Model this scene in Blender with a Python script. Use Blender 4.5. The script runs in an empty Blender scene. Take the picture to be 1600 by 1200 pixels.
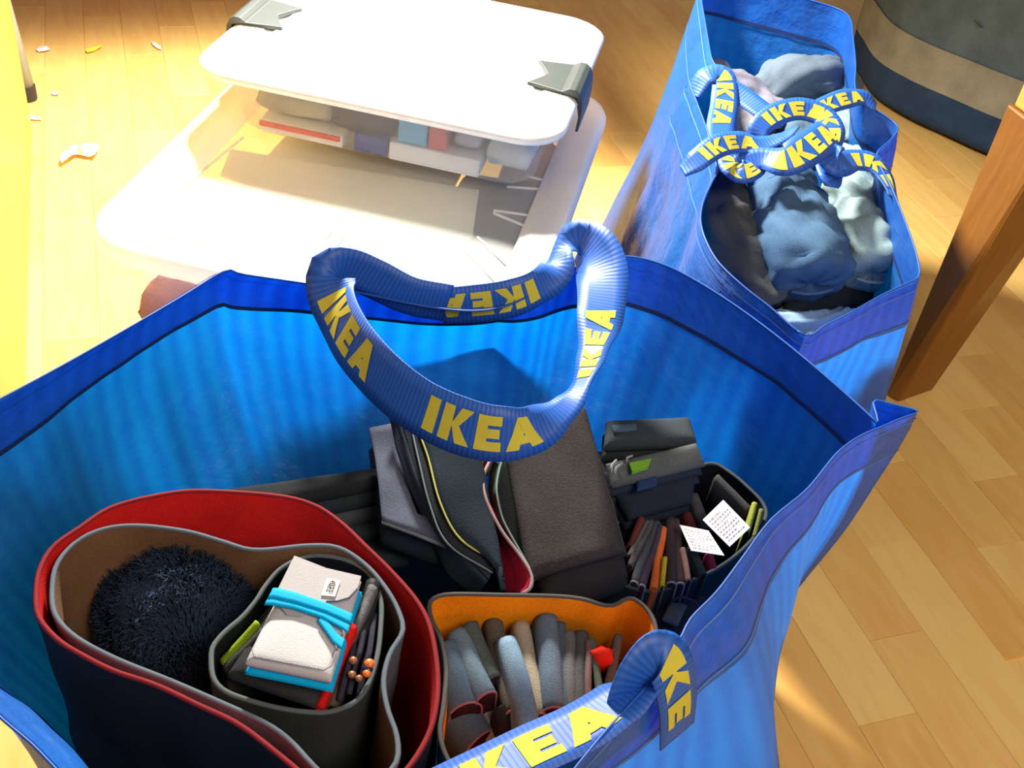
import bpy, bmesh, math, random
from mathutils import Vector, noise
random.seed(7)
R = math.radians
scene = bpy.context.scene
C = scene.collection

# ------------------------------------------------------------------ camera
CAM_H, FPX, PITCH, ROLL = 1.0, 1720.0, R(39.5), R(8.66)
FW = Vector((0, math.cos(PITCH), -math.sin(PITCH)))
U0 = Vector((0, math.sin(PITCH), math.cos(PITCH)))
X0 = Vector((1, 0, 0))
CX = X0*math.cos(ROLL) + U0*math.sin(ROLL)
CU = U0*math.cos(ROLL) - X0*math.sin(ROLL)
cd = bpy.data.cameras.new('camera'); cam = bpy.data.objects.new('camera', cd); C.objects.link(cam)
cd.sensor_width = 36.0; cd.lens = FPX/1600*36.0; cd.clip_start = .01
from mathutils import Matrix
cam.matrix_world = Matrix(((CX.x, CU.x, -FW.x, 0), (CX.y, CU.y, -FW.y, 0), (CX.z, CU.z, -FW.z, CAM_H), (0, 0, 0, 1)))
scene.camera = cam

def at(x, y, z=0.0):
    """world point at height z that shows at pixel x, y"""
    d = FW + CX*((x-800)/FPX) + CU*((600-y)/FPX)
    t = (z-CAM_H)/d.z
    return Vector((0, 0, CAM_H)) + d*t
def pix(P):
    d = Vector(P)-Vector((0, 0, CAM_H)); w = d.dot(FW)
    return 800+FPX*d.dot(CX)/w, 600-FPX*d.dot(CU)/w

# ------------------------------------------------------------------ light and exposure
scene.view_settings.view_transform = 'Standard'
scene.view_settings.look = 'None'
scene.view_settings.gamma = 1.0
scene.view_settings.use_curve_mapping = False
scene.view_settings.exposure = 0.0
w = bpy.data.worlds.new('room_ambient'); scene.world = w; w.use_nodes = True
w.node_tree.nodes['Background'].inputs[0].default_value = (1.0, .86, .72, 1)
w.node_tree.nodes['Background'].inputs[1].default_value = 0.24
def light(name, kind, loc, target, energy, color, **kw):
    ld = bpy.data.lights.new(name, kind); o = bpy.data.objects.new(name, ld); C.objects.link(o)
    o.location = loc
    o.rotation_euler = (Vector(target)-Vector(loc)).to_track_quat('-Z', 'Y').to_euler()
    ld.energy = energy; ld.color = color
    for k, v in kw.items(): setattr(ld, k, v)
    return o
LAMP = Vector((-.36, 1.68, 1.08))
light('desk_lamp_light', 'SPOT', LAMP, (-.28, 1.22, 0), 230, (1, .93, .80), spot_size=R(142), spot_blend=.75, shadow_soft_size=.07)
light('ceiling_light', 'AREA', (.75, -.25, 1.8), (.45, .75, 0), 23, (1, .85, .70), shape='DISK', size=.9)

# ------------------------------------------------------------------ materials
def nmat(name):
    m = bpy.data.materials.new(name); m.use_nodes = True
    nt = m.node_tree; return m, nt, nt.nodes['Principled BSDF']
def N(nt, t, **kw):
    n = nt.nodes.new(t)
    for k, v in kw.items():
        if k in n.inputs.keys(): n.inputs[k].default_value = v
        else: setattr(n, k, v)
    return n
def ramp(nt, fac, stops):
    r = nt.nodes.new('ShaderNodeValToRGB'); nt.links.new(fac, r.inputs[0])
    el = r.color_ramp.elements
    while len(el) < len(stops): el.new(.5)
    for e, (p, c) in zip(el, stops): e.position = p; e.color = (*c, 1)
    return r
def scl(c, k): return tuple(min(1, v*k) for v in c)
def bump(nt, h, strength, dist=.002):
    b = nt.nodes.new('ShaderNodeBump'); b.inputs['Strength'].default_value = strength
    b.inputs['Distance'].default_value = dist; nt.links.new(h, b.inputs['Height']); return b
_fab = {}
def fabric(c, rough=.95, weave=900, mottled=.35, sheen=.0):
    key = (c, rough, weave, mottled, sheen)
    if key in _fab: return _fab[key]
    m, nt, b = nmat('fabric'); tc = N(nt, 'ShaderNodeTexCoord')
    n1 = N(nt, 'ShaderNodeTexNoise', Scale=18.0, Detail=4.0); nt.links.new(tc.outputs['Object'], n1.inputs['Vector'])
    n2 = N(nt, 'ShaderNodeTexNoise', Scale=weave, Detail=1.0); nt.links.new(tc.outputs['Object'], n2.inputs['Vector'])
    mx = N(nt, 'ShaderNodeMix', data_type='FLOAT'); mx.inputs[0].default_value = .5
    nt.links.new(n1.outputs[0], mx.inputs[2]); nt.links.new(n2.outputs[0], mx.inputs[3])
    r = ramp(nt, mx.outputs[0], [(.3, scl(c, 1-mottled)), (.7, scl(c, 1+mottled))])
    nt.links.new(r.outputs[0], b.inputs['Base Color']); b.inputs['Roughness'].default_value = rough
    b.inputs['Specular IOR Level'].default_value = .15
    b.inputs['Sheen Weight'].default_value = sheen
    bp = bump(nt, mx.outputs[0], .5, .0015); nt.links.new(bp.outputs[0], b.inputs['Normal'])
    _fab[key] = m; return m
def plain(name, c, rough=.5, spec=.5, trans=0, emit=None, metal=0):
    m, nt, b = nmat(name); b.inputs['Base Color'].default_value = (*c, 1); b.inputs['Roughness'].default_value = rough
    b.inputs['Specular IOR Level'].default_value = spec; b.inputs['Metallic'].default_value = metal
    tc = N(nt, 'ShaderNodeTexCoord'); n1 = N(nt, 'ShaderNodeTexNoise', Scale=60.0, Detail=3.0)
    nt.links.new(tc.outputs['Object'], n1.inputs['Vector'])
    r = ramp(nt, n1.outputs[0], [(.3, scl(c, .93)), (.7, scl(c, 1.05))]); nt.links.new(r.outputs[0], b.inputs['Base Color'])
    return m
def tarp():
    """woven blue polypropylene: reflects, lets light through, glossy film"""
    m, nt, b = nmat('blue_tarp'); out = nt.nodes['Material Output']
    uv = N(nt, 'ShaderNodeUVMap')
    wv = N(nt, 'ShaderNodeTexWave', Scale=14.0, Distortion=1.2, Detail=2.0); wv.bands_direction = 'X'
    wv.inputs['Detail Scale'].default_value = 3.0
    nt.links.new(uv.outputs[0], wv.inputs['Vector'])
    ns = N(nt, 'ShaderNodeTexNoise', Scale=9.0, Detail=5.0); nt.links.new(uv.outputs[0], ns.inputs['Vector'])
    ad = N(nt, 'ShaderNodeMix', data_type='FLOAT'); ad.inputs[0].default_value = .55
    nt.links.new(wv.outputs[1], ad.inputs[2]); nt.links.new(ns.outputs[0], ad.inputs[3])
    rt = ramp(nt, ad.outputs[0], [(.2, (.0, .16, .80)), (.8, (.0, .27, 1.0))])
    rd = ramp(nt, ns.outputs[0], [(.3, (.010, .125, .52)), (.7, (.018, .19, .68))])
    # weave relief
    ck = N(nt, 'ShaderNodeTexBrick', Scale=300.0); nt.links.new(uv.outputs[0], ck.inputs['Vector'])
    ck.inputs['Color1'].default_value = (1, 1, 1, 1); ck.inputs['Color2'].default_value = (.6, .6, .6, 1); ck.inputs['Mortar'].default_value = (0, 0, 0, 1)
    ck.inputs['Mortar Size'].default_value = .08; ck.inputs['Brick Width'].default_value = 1.0; ck.inputs['Row Height'].default_value = 1.0
    n3 = N(nt, 'ShaderNodeTexNoise', Scale=28.0, Detail=4.0); nt.links.new(uv.outputs[0], n3.inputs['Vector'])
    sm = N(nt, 'ShaderNodeMath', operation='MULTIPLY_ADD'); sm.inputs[1].default_value = 11.0
    nt.links.new(n3.outputs[0], sm.inputs[0]); nt.links.new(ck.outputs['Color'], sm.inputs[2])
    bp = bump(nt, sm.outputs[0], .6, .0009)
    nt.links.new(rd.outputs[0], b.inputs['Base Color']); b.inputs['Roughness'].default_value = .40
    b.inputs['Specular IOR Level'].default_value = 1.0; nt.links.new(bp.outputs[0], b.inputs['Normal'])
    tr = N(nt, 'ShaderNodeBsdfTranslucent'); nt.links.new(rt.outputs[0], tr.inputs[0])
    mx = N(nt, 'ShaderNodeMixShader'); mx.inputs[0].default_value = .38
    nt.links.new(b.outputs[0], mx.inputs[1]); nt.links.new(tr.outputs[0], mx.inputs[2])
    nt.links.new(mx.outputs[0], out.inputs[0]); return m
def webbing():
    m, nt, b = nmat('webbing'); uv = N(nt, 'ShaderNodeUVMap')
    wv = N(nt, 'ShaderNodeTexWave', Scale=75.0, Distortion=.2); wv.bands_direction = 'X'; nt.links.new(uv.outputs[0], wv.inputs['Vector'])
    r = ramp(nt, wv.outputs[1], [(0, (.010, .080, .42)), (1, (.018, .12, .55))]); nt.links.new(r.outputs[0], b.inputs['Base Color'])
    b.inputs['Roughness'].default_value = .5; bp = bump(nt, wv.outputs[1], .25, .0006); nt.links.new(bp.outputs[0], b.inputs['Normal'])
    return m
def wood(name, c1, c2, scale=(1, 14, 14), rough=.4, rnd=False):
    m, nt, b = nmat(name); tc = N(nt, 'ShaderNodeTexCoord'); mp = N(nt, 'ShaderNodeMapping'); mp.inputs['Scale'].default_value = scale
    nt.links.new(tc.outputs['Object'], mp.inputs[0])
    if rnd:
        oi = N(nt, 'ShaderNodeObjectInfo'); mu = N(nt, 'ShaderNodeMath', operation='MULTIPLY'); mu.inputs[1].default_value = 40.0
        nt.links.new(oi.outputs['Random'], mu.inputs[0]); cb = N(nt, 'ShaderNodeCombineXYZ')
        for i in range(3): nt.links.new(mu.outputs[0], cb.inputs[i])
        nt.links.new(cb.outputs[0], mp.inputs['Location'])
    n1 = N(nt, 'ShaderNodeTexNoise', Scale=6.0, Detail=6.0, Distortion=.6); nt.links.new(mp.outputs[0], n1.inputs['Vector'])
    if rnd:
        mul = N(nt, 'ShaderNodeMath', operation='MULTIPLY_ADD'); mul.inputs[1].default_value = .45; mul.inputs[2].default_value = -.05
        nt.links.new(oi.outputs['Random'], mul.inputs[0])
        ad = N(nt, 'ShaderNodeMath', operation='MULTIPLY_ADD'); ad.inputs[1].default_value = .75
        nt.links.new(n1.outputs[0], ad.inputs[0]); nt.links.new(mul.outputs[0], ad.inputs[2]); src = ad.outputs[0]
    else: src = n1.outputs[0]
    r = ramp(nt, src, [(.15, c1), (.8, c2)]); nt.links.new(r.outputs[0], b.inputs['Base Color'])
    b.inputs['Roughness'].default_value = rough; b.inputs['Specular IOR Level'].default_value = .4
    bp = bump(nt, n1.outputs[0], .12, .001); nt.links.new(bp.outputs[0], b.inputs['Normal']); return m
def clear(name, c, alpha, rough=.25, diff=.8):
    """milky clear plastic: part of the light goes straight through, part is scattered"""
    m, nt, b = nmat(name); out = nt.nodes['Material Output']
    b.inputs['Base Color'].default_value = (*c, 1); b.inputs['Roughness'].default_value = rough
    tl = N(nt, 'ShaderNodeBsdfTranslucent'); tl.inputs[0].default_value = (*c, 1)
    m1 = N(nt, 'ShaderNodeMixShader'); m1.inputs[0].default_value = .45; nt.links.new(b.outputs[0], m1.inputs[1]); nt.links.new(tl.outputs[0], m1.inputs[2])
    tp = N(nt, 'ShaderNodeBsdfTransparent'); tp.inputs[0].default_value = (.97, .98, .97, 1)
    tc = N(nt, 'ShaderNodeTexCoord'); n1 = N(nt, 'ShaderNodeTexNoise', Scale=12.0, Detail=3.0); nt.links.new(tc.outputs['Object'], n1.inputs['Vector'])
    mr = N(nt, 'ShaderNodeMapRange'); mr.inputs['To Min'].default_value = alpha-.07; mr.inputs['To Max'].default_value = alpha+.07
    nt.links.new(n1.outputs[0], mr.inputs[0])
    m2 = N(nt, 'ShaderNodeMixShader'); nt.links.new(mr.outputs[0], m2.inputs[0]); nt.links.new(tp.outputs[0], m2.inputs[1]); nt.links.new(m1.outputs[0], m2.inputs[2])
    nt.links.new(m2.outputs[0], out.inputs[0]); return m
TARP = tarp(); WEB = webbing()
YEL = plain('yellow_print', (.62, .54, .06), .7, .2)
STITCH = plain('pale_stitching', (.07, .20, .62), .6)
WHITEP = plain('white_plastic', (.88, .88, .87), .3)
PAPER = plain('paper', (.82, .82, .80), .8, .2)
LATCH = plain('grey_plastic', (.035, .046, .046), .5)
NAVY = fabric((.011, .014, .020)); NAVY2 = fabric((.022, .034, .062)); BLACKF = fabric((.007, .009, .014))
SLATE = fabric((.075, .085, .13)); GREYD = fabric((.11, .14, .18)); TAUPE = fabric((.040, .036, .040))
RED = fabric((.60, .012, .012), .85); MAROON = fabric((.16, .012, .022)); ORANGE = fabric((.92, .25, .004), .85)
TAN = fabric((.16, .085, .045)); DENIMB = fabric((.10, .17, .28)); DENIML = fabric((.22, .34, .48)); KHAKI = fabric((.33, .29, .22))
WOODF = wood('maple_plank', (.74, .40, .10), (.90, .60, .20), (10, 1.5, 1), .33, True)
WOODC = wood('beech_chair', (.20, .075, .010), (.29, .12, .020), (14, 14, 1.5), .35)
WOODY = wood('pale_cabinet_wood', (.60, .36, .06), (.68, .43, .10), (2, 2, 1), .4)

# ------------------------------------------------------------------ helpers
def org(p):
    v = Vector((0, 0, 0))
    while p is not None: v += p.location; p = p.parent
    return v
def tag(o, label=None, cat=None, group=None, kind=None):
    for k, v in (('label', label), ('category', cat), ('group', group), ('kind', kind)):
        if v: o[k] = v
    return o
def thing(name, loc, label, cat, group=None):
    o = bpy.data.objects.new(name, None); C.objects.link(o); o.location = Vector(loc); o.empty_display_size = .02
    return tag(o, label, cat, group)
def mesh(name, verts, faces, mat, parent=None, smooth=True, uv=None, solid=None, sharp=None, sub=0):
    verts = [Vector(v) for v in verts]
    if parent is None:
        lo = Vector((sum(v.x for v in verts)/len(verts), sum(v.y for v in verts)/len(verts), min(v.z for v in verts)))
    else: lo = org(parent)
    me = bpy.data.meshes.new(name); me.from_pydata([v-lo for v in verts], [], faces)
    if uv:
        l = me.uv_layers.new(name='UVMap')
        for p in me.polygons:
            for li in p.loop_indices: l.data[li].uv = uv[me.loops[li].vertex_index]
    bm = bmesh.new(); bm.from_mesh(me); bmesh.ops.recalc_face_normals(bm, faces=bm.faces); bm.to_mesh(me); bm.free()
    if smooth:
        for p in me.polygons: p.use_smooth = True
        if sharp: me.set_sharp_from_angle(angle=R(sharp))
    me.materials.append(mat)
    o = bpy.data.objects.new(name, me); C.objects.link(o)
    if parent is None: o.location = lo
    else: o.parent = parent
    if sub: md = o.modifiers.new('sub', 'SUBSURF'); md.levels = md.render_levels = sub
    if solid: md = o.modifiers.new('solid', 'SOLIDIFY'); md.thickness = solid; md.offset = 0
    return o
def cat_rom(pts, n=4, closed=False):
    P = [Vector(p) for p in pts]; L = len(P); out = []
    for i in range(L if closed else L-1):
        p1, p2 = P[i], P[(i+1) % L]
        p0 = P[i-1] if (closed or i > 0) else p1*2-p2
        p3 = P[(i+2) % L] if (closed or i+2 < L) else p2*2-p1
        for k in range(n):
            t = k/n
            out.append(.5*((2*p1)+(p2-p0)*t+(2*p0-5*p1+4*p2-p3)*t*t+(3*p1-p0-3*p2+p3)*t**3))
    if not closed: out.append(P[-1])
    return out
def resample(P, n, closed=False):
    Q = P+[P[0]] if closed else P
    d = [0]
    for a, b in zip(Q, Q[1:]): d.append(d[-1]+(b-a).length)
    out = []; j = 0; m = n if closed else n-1
    for i in range(n):
        s = d[-1]*i/m
        while j < len(Q)-2 and d[j+1] < s: j += 1
        t = (s-d[j])/max(1e-9, d[j+1]-d[j]); out.append(Q[j].lerp(Q[j+1], min(1, max(0, t))))
    return out
def loft(rings, closed=True, caps=False):
    n = len(rings[0]); V = [p for r in rings for p in r]; F = []
    for i in range(len(rings)-1):
        for j in range(n if closed else n-1):
            a = i*n+j; b = i*n+(j+1) % n; F.append((a, b, b+n, a+n))
    if caps: F.append(tuple(range(n))[::-1]); F.append(tuple(range((len(rings)-1)*n, len(rings)*n)))
    return V, F
def tube(path, r, n=8, rs=None):
    rings = []; L = len(path)
    for i, p in enumerate(path):
        t = (path[min(i+1, L-1)]-path[max(i-1, 0)]).normalized()
        a = t.cross(Vector((.13, .07, 1))).normalized() if abs(t.z) < .95 else t.cross(Vector((1, .1, 0))).normalized()
        b = t.cross(a); rr = rs[i] if rs else r
        rings.append([p+a*math.cos(2*math.pi*k/n)*rr+b*math.sin(2*math.pi*k/n)*rr for k in range(n)])
    return loft(rings, True, True)
def box(x0, x1, y0, y1, z0, z1, f=lambda v: v):
    V = [f(Vector(v)) for v in ((x0, y0, z0), (x1, y0, z0), (x1, y1, z0), (x0, y1, z0), (x0, y0, z1), (x1, y0, z1), (x1, y1, z1), (x0, y1, z1))]
    return V, [(0, 3, 2, 1), (4, 5, 6, 7), (0, 1, 5, 4), (1, 2, 6, 5), (2, 3, 7, 6), (3, 0, 4, 7)]
def bevel(o, wd=.002, seg=2):
    md = o.modifiers.new('bevel', 'BEVEL'); md.width = wd; md.segments = seg; md.limit_method = 'ANGLE'; return o
def nz(p, s, a, seed=0):
    q = Vector(p)*s+Vector((seed*7.3, seed*3.1, seed*1.7)); return noise.noise(q)*a
def pad(name, cs, th, mat, parent=None, n=14, p=5.0, wr=.002, seed=None, sag=0.0):
    """soft folded slab: cs = 4 corners of its TOP face (TL, TR, BR, BL); th = thickness"""
    seed = random.random()*50 if seed is None else seed
    TL, TR, BR, BL = [Vector(c) for c in cs]
    nrm = (TR-TL).cross(BL-TL).normalized()
    if nrm.z < 0: nrm = -nrm
    lu = (TR-TL).length; lv = (BL-TL).length; V = []; idx = {}; F = []
    for side in (1, -1):
        for i in range(n+1):
            for j in range(n+1):
                u = i/n; v = j/n
                # denser near edges
                u = .5-.5*math.cos(math.pi*u); v = .5-.5*math.cos(math.pi*v)
                e = 0 if i in (0, n) or j in (0, n) else 1
                if side == -1 and not e: idx[(side, i, j)] = idx[(1, i, j)]; continue
                P = TL.lerp(TR, u).lerp(BL.lerp(BR, u), v)
                du = min(u, 1-u)*lu/(th*.5); dv = min(v, 1-v)*lv/(th*.5); d = min(du, dv, 1)
                h = math.sqrt(max(0, 1-(1-d)**2))*th*.5 if e else 0
                P = P - nrm*(th*.5) + nrm*h*side + nrm*(nz(P, 22, wr, seed)+nz(P, 60, wr*.4, seed)) - nrm*sag*math.sin(math.pi*u)*math.sin(math.pi*v)
                idx[(side, i, j)] = len(V); V.append(P)
        for i in range(n):
            for j in range(n):
                q = (idx[(side, i, j)], idx[(side, i+1, j)], idx[(side, i+1, j+1)], idx[(side, i, j+1)])
                F.append(q if side == 1 else q[::-1])
    return mesh(name, V, F, mat, parent, True)
def ruled(name, A, B, mat, parent=None, th=.0016, m=5, wr=.0, n=24):
    A = resample([Vector(a) for a in A], n); B = resample([Vector(b) for b in B], n)
    rings = [[a.lerp(b, k/m)+Vector((nz(a, 20, wr, 3+k), nz(b, 20, wr, 9+k), 0)) for a, b in zip(A, B)] for k in range(m+1)]
    V, F = loft(rings, False); return mesh(name, V, F, mat, parent, True, solid=th)
def P2(pts, z=None):
    return [at(p[0], p[1], p[2] if len(p) > 2 else z) for p in pts]
def inward(loop, d):
    n = len(loop); ar = sum(loop[i].x*loop[(i+1) % n].y-loop[(i+1) % n].x*loop[i].y for i in range(n)); s = 1 if ar > 0 else -1
    out = []
    for i in range(n):
        t = loop[(i+1) % n]-loop[i-1]; t.z = 0
        if t.length < 1e-9: out.append(loop[i].copy()); continue
        t.normalize(); out.append(loop[i]+Vector((-t.y, t.x, 0))*d*s)
    return out
def basket(name, label, pts, z, zb, outer, lining, bind, taper=.94, n=90, group=None, wr=.0035, cat='basket'):
    rim = resample(cat_rom(P2(pts, z), 6, True), n, True)
    c = sum(rim, Vector())/n; t = thing(name, (c.x, c.y, zb), label, cat, group)
    def shell(r0, zbot, k2, sd):
        rings = []; K = 9
        for k in range(K+1):
            f = k/K; s = 1+(k2-1)*f
            rings.append([Vector((c.x+(p.x-c.x)*s+nz((p.x, p.y, f*.3), 16, wr*min(1, f*4), sd), c.y+(p.y-c.y)*s+nz((p.x, p.y, f*.3), 16, wr*min(1, f*4), sd+5), p.z+(zbot-p.z)*f)) for p in r0])
        V, F = loft(rings); V.append(Vector((c.x, c.y, zbot))); b0 = (K)*n
        for j in range(n): F.append((b0+j, b0+(j+1) % n, len(V)-1))
        return V, F
    V, F = shell(rim, zb, taper, 1); mesh('shell', V, F, outer, t)
    V, F = shell(inward(rim, .0035), zb+.004, taper, 1); mesh('lining', V, F, lining, t)
    mid = inward(rim, .0017); rings = []
    for i, p in enumerate(mid):
        tt = (mid[(i+1) % n]-mid[i-1]).normalized(); a = Vector((-tt.y, tt.x, 0)).normalized(); b = Vector((0, 0, 1))
        rings.append([p+a*math.cos(q*math.pi/3)*.0021+b*math.sin(q*math.pi/3)*.0017 for q in range(6)])
    V, F = loft(rings+[rings[0]]); mesh('rim_binding', V, F, bind, t)
    return t

# ribbons ------------------------------------------------------------------
LET = {'I': (.40, [((0, 0), (.40, 0), (.40, 1), (0, 1))]),
       'K': (1.0, [((0, 0), (.36, 0), (.36, 1), (0, 1)), ((.3, .40), (.60, .50), (1.0, 1), (.58, 1)), ((.3, .60), (.60, .50), (1.02, 0), (.58, 0))]),
       'E': (.78, [((0, 0), (.34, 0), (.34, 1), (0, 1)), ((.3, 0), (.78, 0), (.78, .27), (.3, .27)), ((.3, .365), (.72, .365), (.72, .635), (.3, .635)), ((.3, .73), (.78, .73), (.78, 1), (.3, 1))]),
       'A': (1.1, [((0, 0), (.36, 0), (.74, 1), (.36, 1)), ((.74, 0), (1.10, 0), (.74, 1), (.36, 1)), ((.25, .16), (.85, .16), (.72, .42), (.38, .42))])}
def ribbon(name, ctrl, parent, facing=Vector((0, -.62, .78)), letters=(), sc=.026, n=60, mat=None, mirror=False, both=True):
    """ctrl: (point, half width, twist degrees, optional facing)"""
    pts = cat_rom([c[0] for c in ctrl], 10)
    ws = []; tw = []
    for i in range(len(ctrl)-1):
        for k in range(10):
            f = k/10; f = f*f*(3-2*f); ws.append(ctrl[i][1]*(1-f)+ctrl[i+1][1]*f); tw.append(ctrl[i][2]*(1-f)+ctrl[i+1][2]*f)
    ws.append(ctrl[-1][1]); tw.append(ctrl[-1][2])
    S = []; Nn = []; d = [0]
    for i, p in enumerate(pts):
        t = (pts[min(i+1, len(pts)-1)]-pts[max(i-1, 0)]).normalized()
        s = t.cross(facing).normalized(); nn = s.cross(t).normalized(); a = R(tw[i])
        s2 = s*math.cos(a)+nn*math.sin(a); S.append(s2); Nn.append(s2.cross(t).normalized())
        if i: d.append(d[-1]+(p-pts[i-1]).length)
    def ev(u, v, off=0):
        u = min(max(u, 0), d[-1]-1e-6); j = 0
        while d[j+1] < u: j += 1
        f = (u-d[j])/(d[j+1]-d[j]); P = pts[j].lerp(pts[j+1], f); s = S[j].lerp(S[j+1], f); m_ = Nn[j].lerp(Nn[j+1], f)
        return P+s*v*(ws[j]*(1-f)+ws[j+1]*f)+m_*off
    V = []; uv = []
    rows = 5
    for i in range(n):
        u = d[-1]*i/(n-1)
        for k in range(rows): V.append(ev(u, -1+2*k/(rows-1))); uv.append((u, k*.01))
    F = [(i*rows+k, i*rows+k+1, (i+1)*rows+k+1, (i+1)*rows+k) for i in range(n-1) for k in range(rows-1)]
    o = mesh(name, V, F, mat or WEB, parent, True, uv, .0014)
    for u0 in letters:
        V = []; F = []
        x = u0[0] if isinstance(u0, tuple) else u0
        txt = 'IKEA'
        if isinstance(u0, tuple): u0, txt = u0; x = u0
        for ch in txt:
            wd, quads = LET[ch]
            for q in quads:
                G = 5
                for off in ((.0013, -.0013) if both else (.0013,)):
                    b0 = len(V)
                    for a in range(G+1):
                        for b in range(3):
                            fa = a/G; fb = b/2
                            L0 = Vector(q[0]).lerp(Vector(q[3]), fb); L1 = Vector(q[1]).lerp(Vector(q[2]), fb); pt = L0.lerp(L1, fa)
                            px_ = (wd-pt.x if mirror else pt.x)
                            V.append(ev(x+px_*sc, (.5-pt.y)*1.25, off))
                    F += [(b0+a*3+b, b0+a*3+b+1, b0+(a+1)*3+b+1, b0+(a+1)*3+b) for a in range(G) for b in range(2)]
            x += (wd+.16)*sc
        if x < d[-1]+.03: mesh('printed_lettering', V, F, YEL, o, True)
    return o
def RB(lst, hw=.020, tw=0):
    out = []
    for q in lst:
        out.append((at(q[0], q[1], q[2]), q[3] if len(q) > 3 else hw, q[4] if len(q) > 4 else tw))
    return out

# ------------------------------------------------------------------ setting: floor
AZ = R(-23)
PL = Vector((math.sin(AZ), math.cos(AZ), 0)); PN = Vector((math.cos(AZ), -math.sin(AZ), 0))
def fl(n, l, z=0): return PN*n+PL*l+Vector((0, 0, z))
V, F = box(-4, 4, -3, 5, -.05, -.0035)
floor = mesh('floor', V, F, WOODF, None, False); floor['kind'] = 'structure'
def plank_mesh(L, Wd):
    bm = bmesh.new(); a = .0005; hx, hy = Wd/2-.00015, L/2-.00015
    vs = [bm.verts.new(v) for v in [(-hx, -hy, -.0035), (hx, -hy, -.0035), (hx, hy, -.0035), (-hx, hy, -.0035),
          (-hx, -hy, -a), (hx, -hy, -a), (hx, hy, -a), (-hx, hy, -a),
          (-hx+a, -hy+a, 0), (hx-a, -hy+a, 0), (hx-a, hy-a, 0), (-hx+a, hy-a, 0)]]
    for i in range(4):
        j = (i+1) % 4; bm.faces.new((vs[i], vs[j], vs[4+j], vs[4+i])); bm.faces.new((vs[4+i], vs[4+j], vs[8+j], vs[8+i]))
    bm.faces.new(vs[8:12]); me = bpy.data.meshes.new('plank'); bm.to_mesh(me); bm.free(); me.materials.append(WOODF); return me
SW, SL = .0752, .325
pm = plank_mesh(SL, SW)
n0 = (at(200, 130)).dot(PN)        # a joint seen in the photograph
l0 = (at(140, 132)).dot(PL)
cand = []
rs_ = random.Random(3)
for i in range(-26, 30):
    off = {0: 0.0}.get(i, ((i*7) % 5)/5*SL+rs_.uniform(-.02, .02))
    for j in range(-9, 12):
        c = fl(n0+(i-.5)*SW, l0+(j+.5)*SL+off)
        if c.y < .1 or abs(c.x) > 3: continue
        x, y = pix(c)
        x2, y2 = min(max(x, -130), 1730), min(max(y, -80), 1420)
        if (x, y) == (x2, y2): cand.append(((Vector((0, 0, CAM_H))-c).length, c))
cand.sort(key=lambda a: a[0])
for d_, c in cand[:300]:
    o = bpy.data.objects.new('plank', pm); C.objects.link(o); o.parent = floor; o.location = c-org(floor); o.rotation_euler = (0, 0, -AZ)
    o.location.z += rs_.uniform(-.0001, .0001)

# ------------------------------------------------------------------ furniture at the edges of the frame
cA = at(50, 200); cB = at(48, 620)
kn, kl = cA.dot(PN), cA.dot(PL)
cb = thing('cabinet', fl(kn-.2, kl-.45), 'pale yellow wooden cabinet side at the left edge of the photo', 'cabinet')
def fb(n0_, n1_, l0_, l1_, z0, z1): return box(n0_, n1_, l0_, l1_, z0, z1, lambda v: fl(v.x, v.y, v.z))
for nm, a in (('side_panel', (kn-.018, kn, kl-1.0, kl, .0, .62)), ('side_panel', (kn-.40, kn-.382, kl-1.0, kl, .0, .62)),
              ('cabinet_top', (kn-.405, kn+.004, kl-1.005, kl+.004, .62, .64)), ('bottom_panel', (kn-.382, kn-.018, kl-1.0, kl, .05, .068)),
              ('back_panel', (kn-.382, kn-.018, kl-.008, kl-.001, .068, .62)), ('shelf', (kn-.382, kn-.018, kl-.98, kl-.01, .34, .358))):
    V, F = fb(*a); bevel(mesh(nm, V, F, WOODY, cb, False), .0015)
V, F = fb(kn-.382, kn-.018, kl-1.0, kl-.985, .068, .60); bevel(mesh('door', V, F, WOODY, cb, False), .0015)

# three-legged stool whose foot shows behind the cabinet
f0 = at(44, 155); st = thing('stool', f0, 'grey metal stool leg with dark rubber foot beside the cabinet corner', 'stool')
MET = plain('grey_metal', (.34, .40, .38), .4, .5); RUB = plain('dark_rubber', (.03, .025, .025), .7)
for i, q in enumerate((f0, f0+Vector((-.34, .10, 0)), f0+Vector((-.26, .36, 0)))):
    hub = f0+Vector((-.2, .17, 0)); top = q+(hub-q)*.45+Vector((0, 0, .462))
    V, F = tube([q+Vector((0, 0, .022)), top], .015, 14); lg = mesh('leg', V, F, MET, st)
    V, F = tube([q, q+Vector((0, 0, .003)), q+Vector((0, 0, .028))], .0125, 14, [.0158, .0168, .0165]); mesh('rubber_foot', V, F, RUB, lg, True, sharp=40)
sc_ = f0+Vector((-.2, .17, .46)); V, F = tube([sc_, sc_+Vector((0, 0, .004)), sc_+Vector((0, 0, .026)), sc_+Vector((0, 0, .03))], .2, 40, [.184, .19, .19, .184])
mesh('seat', V, F, WOODY, st, True, sharp=40)

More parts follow.
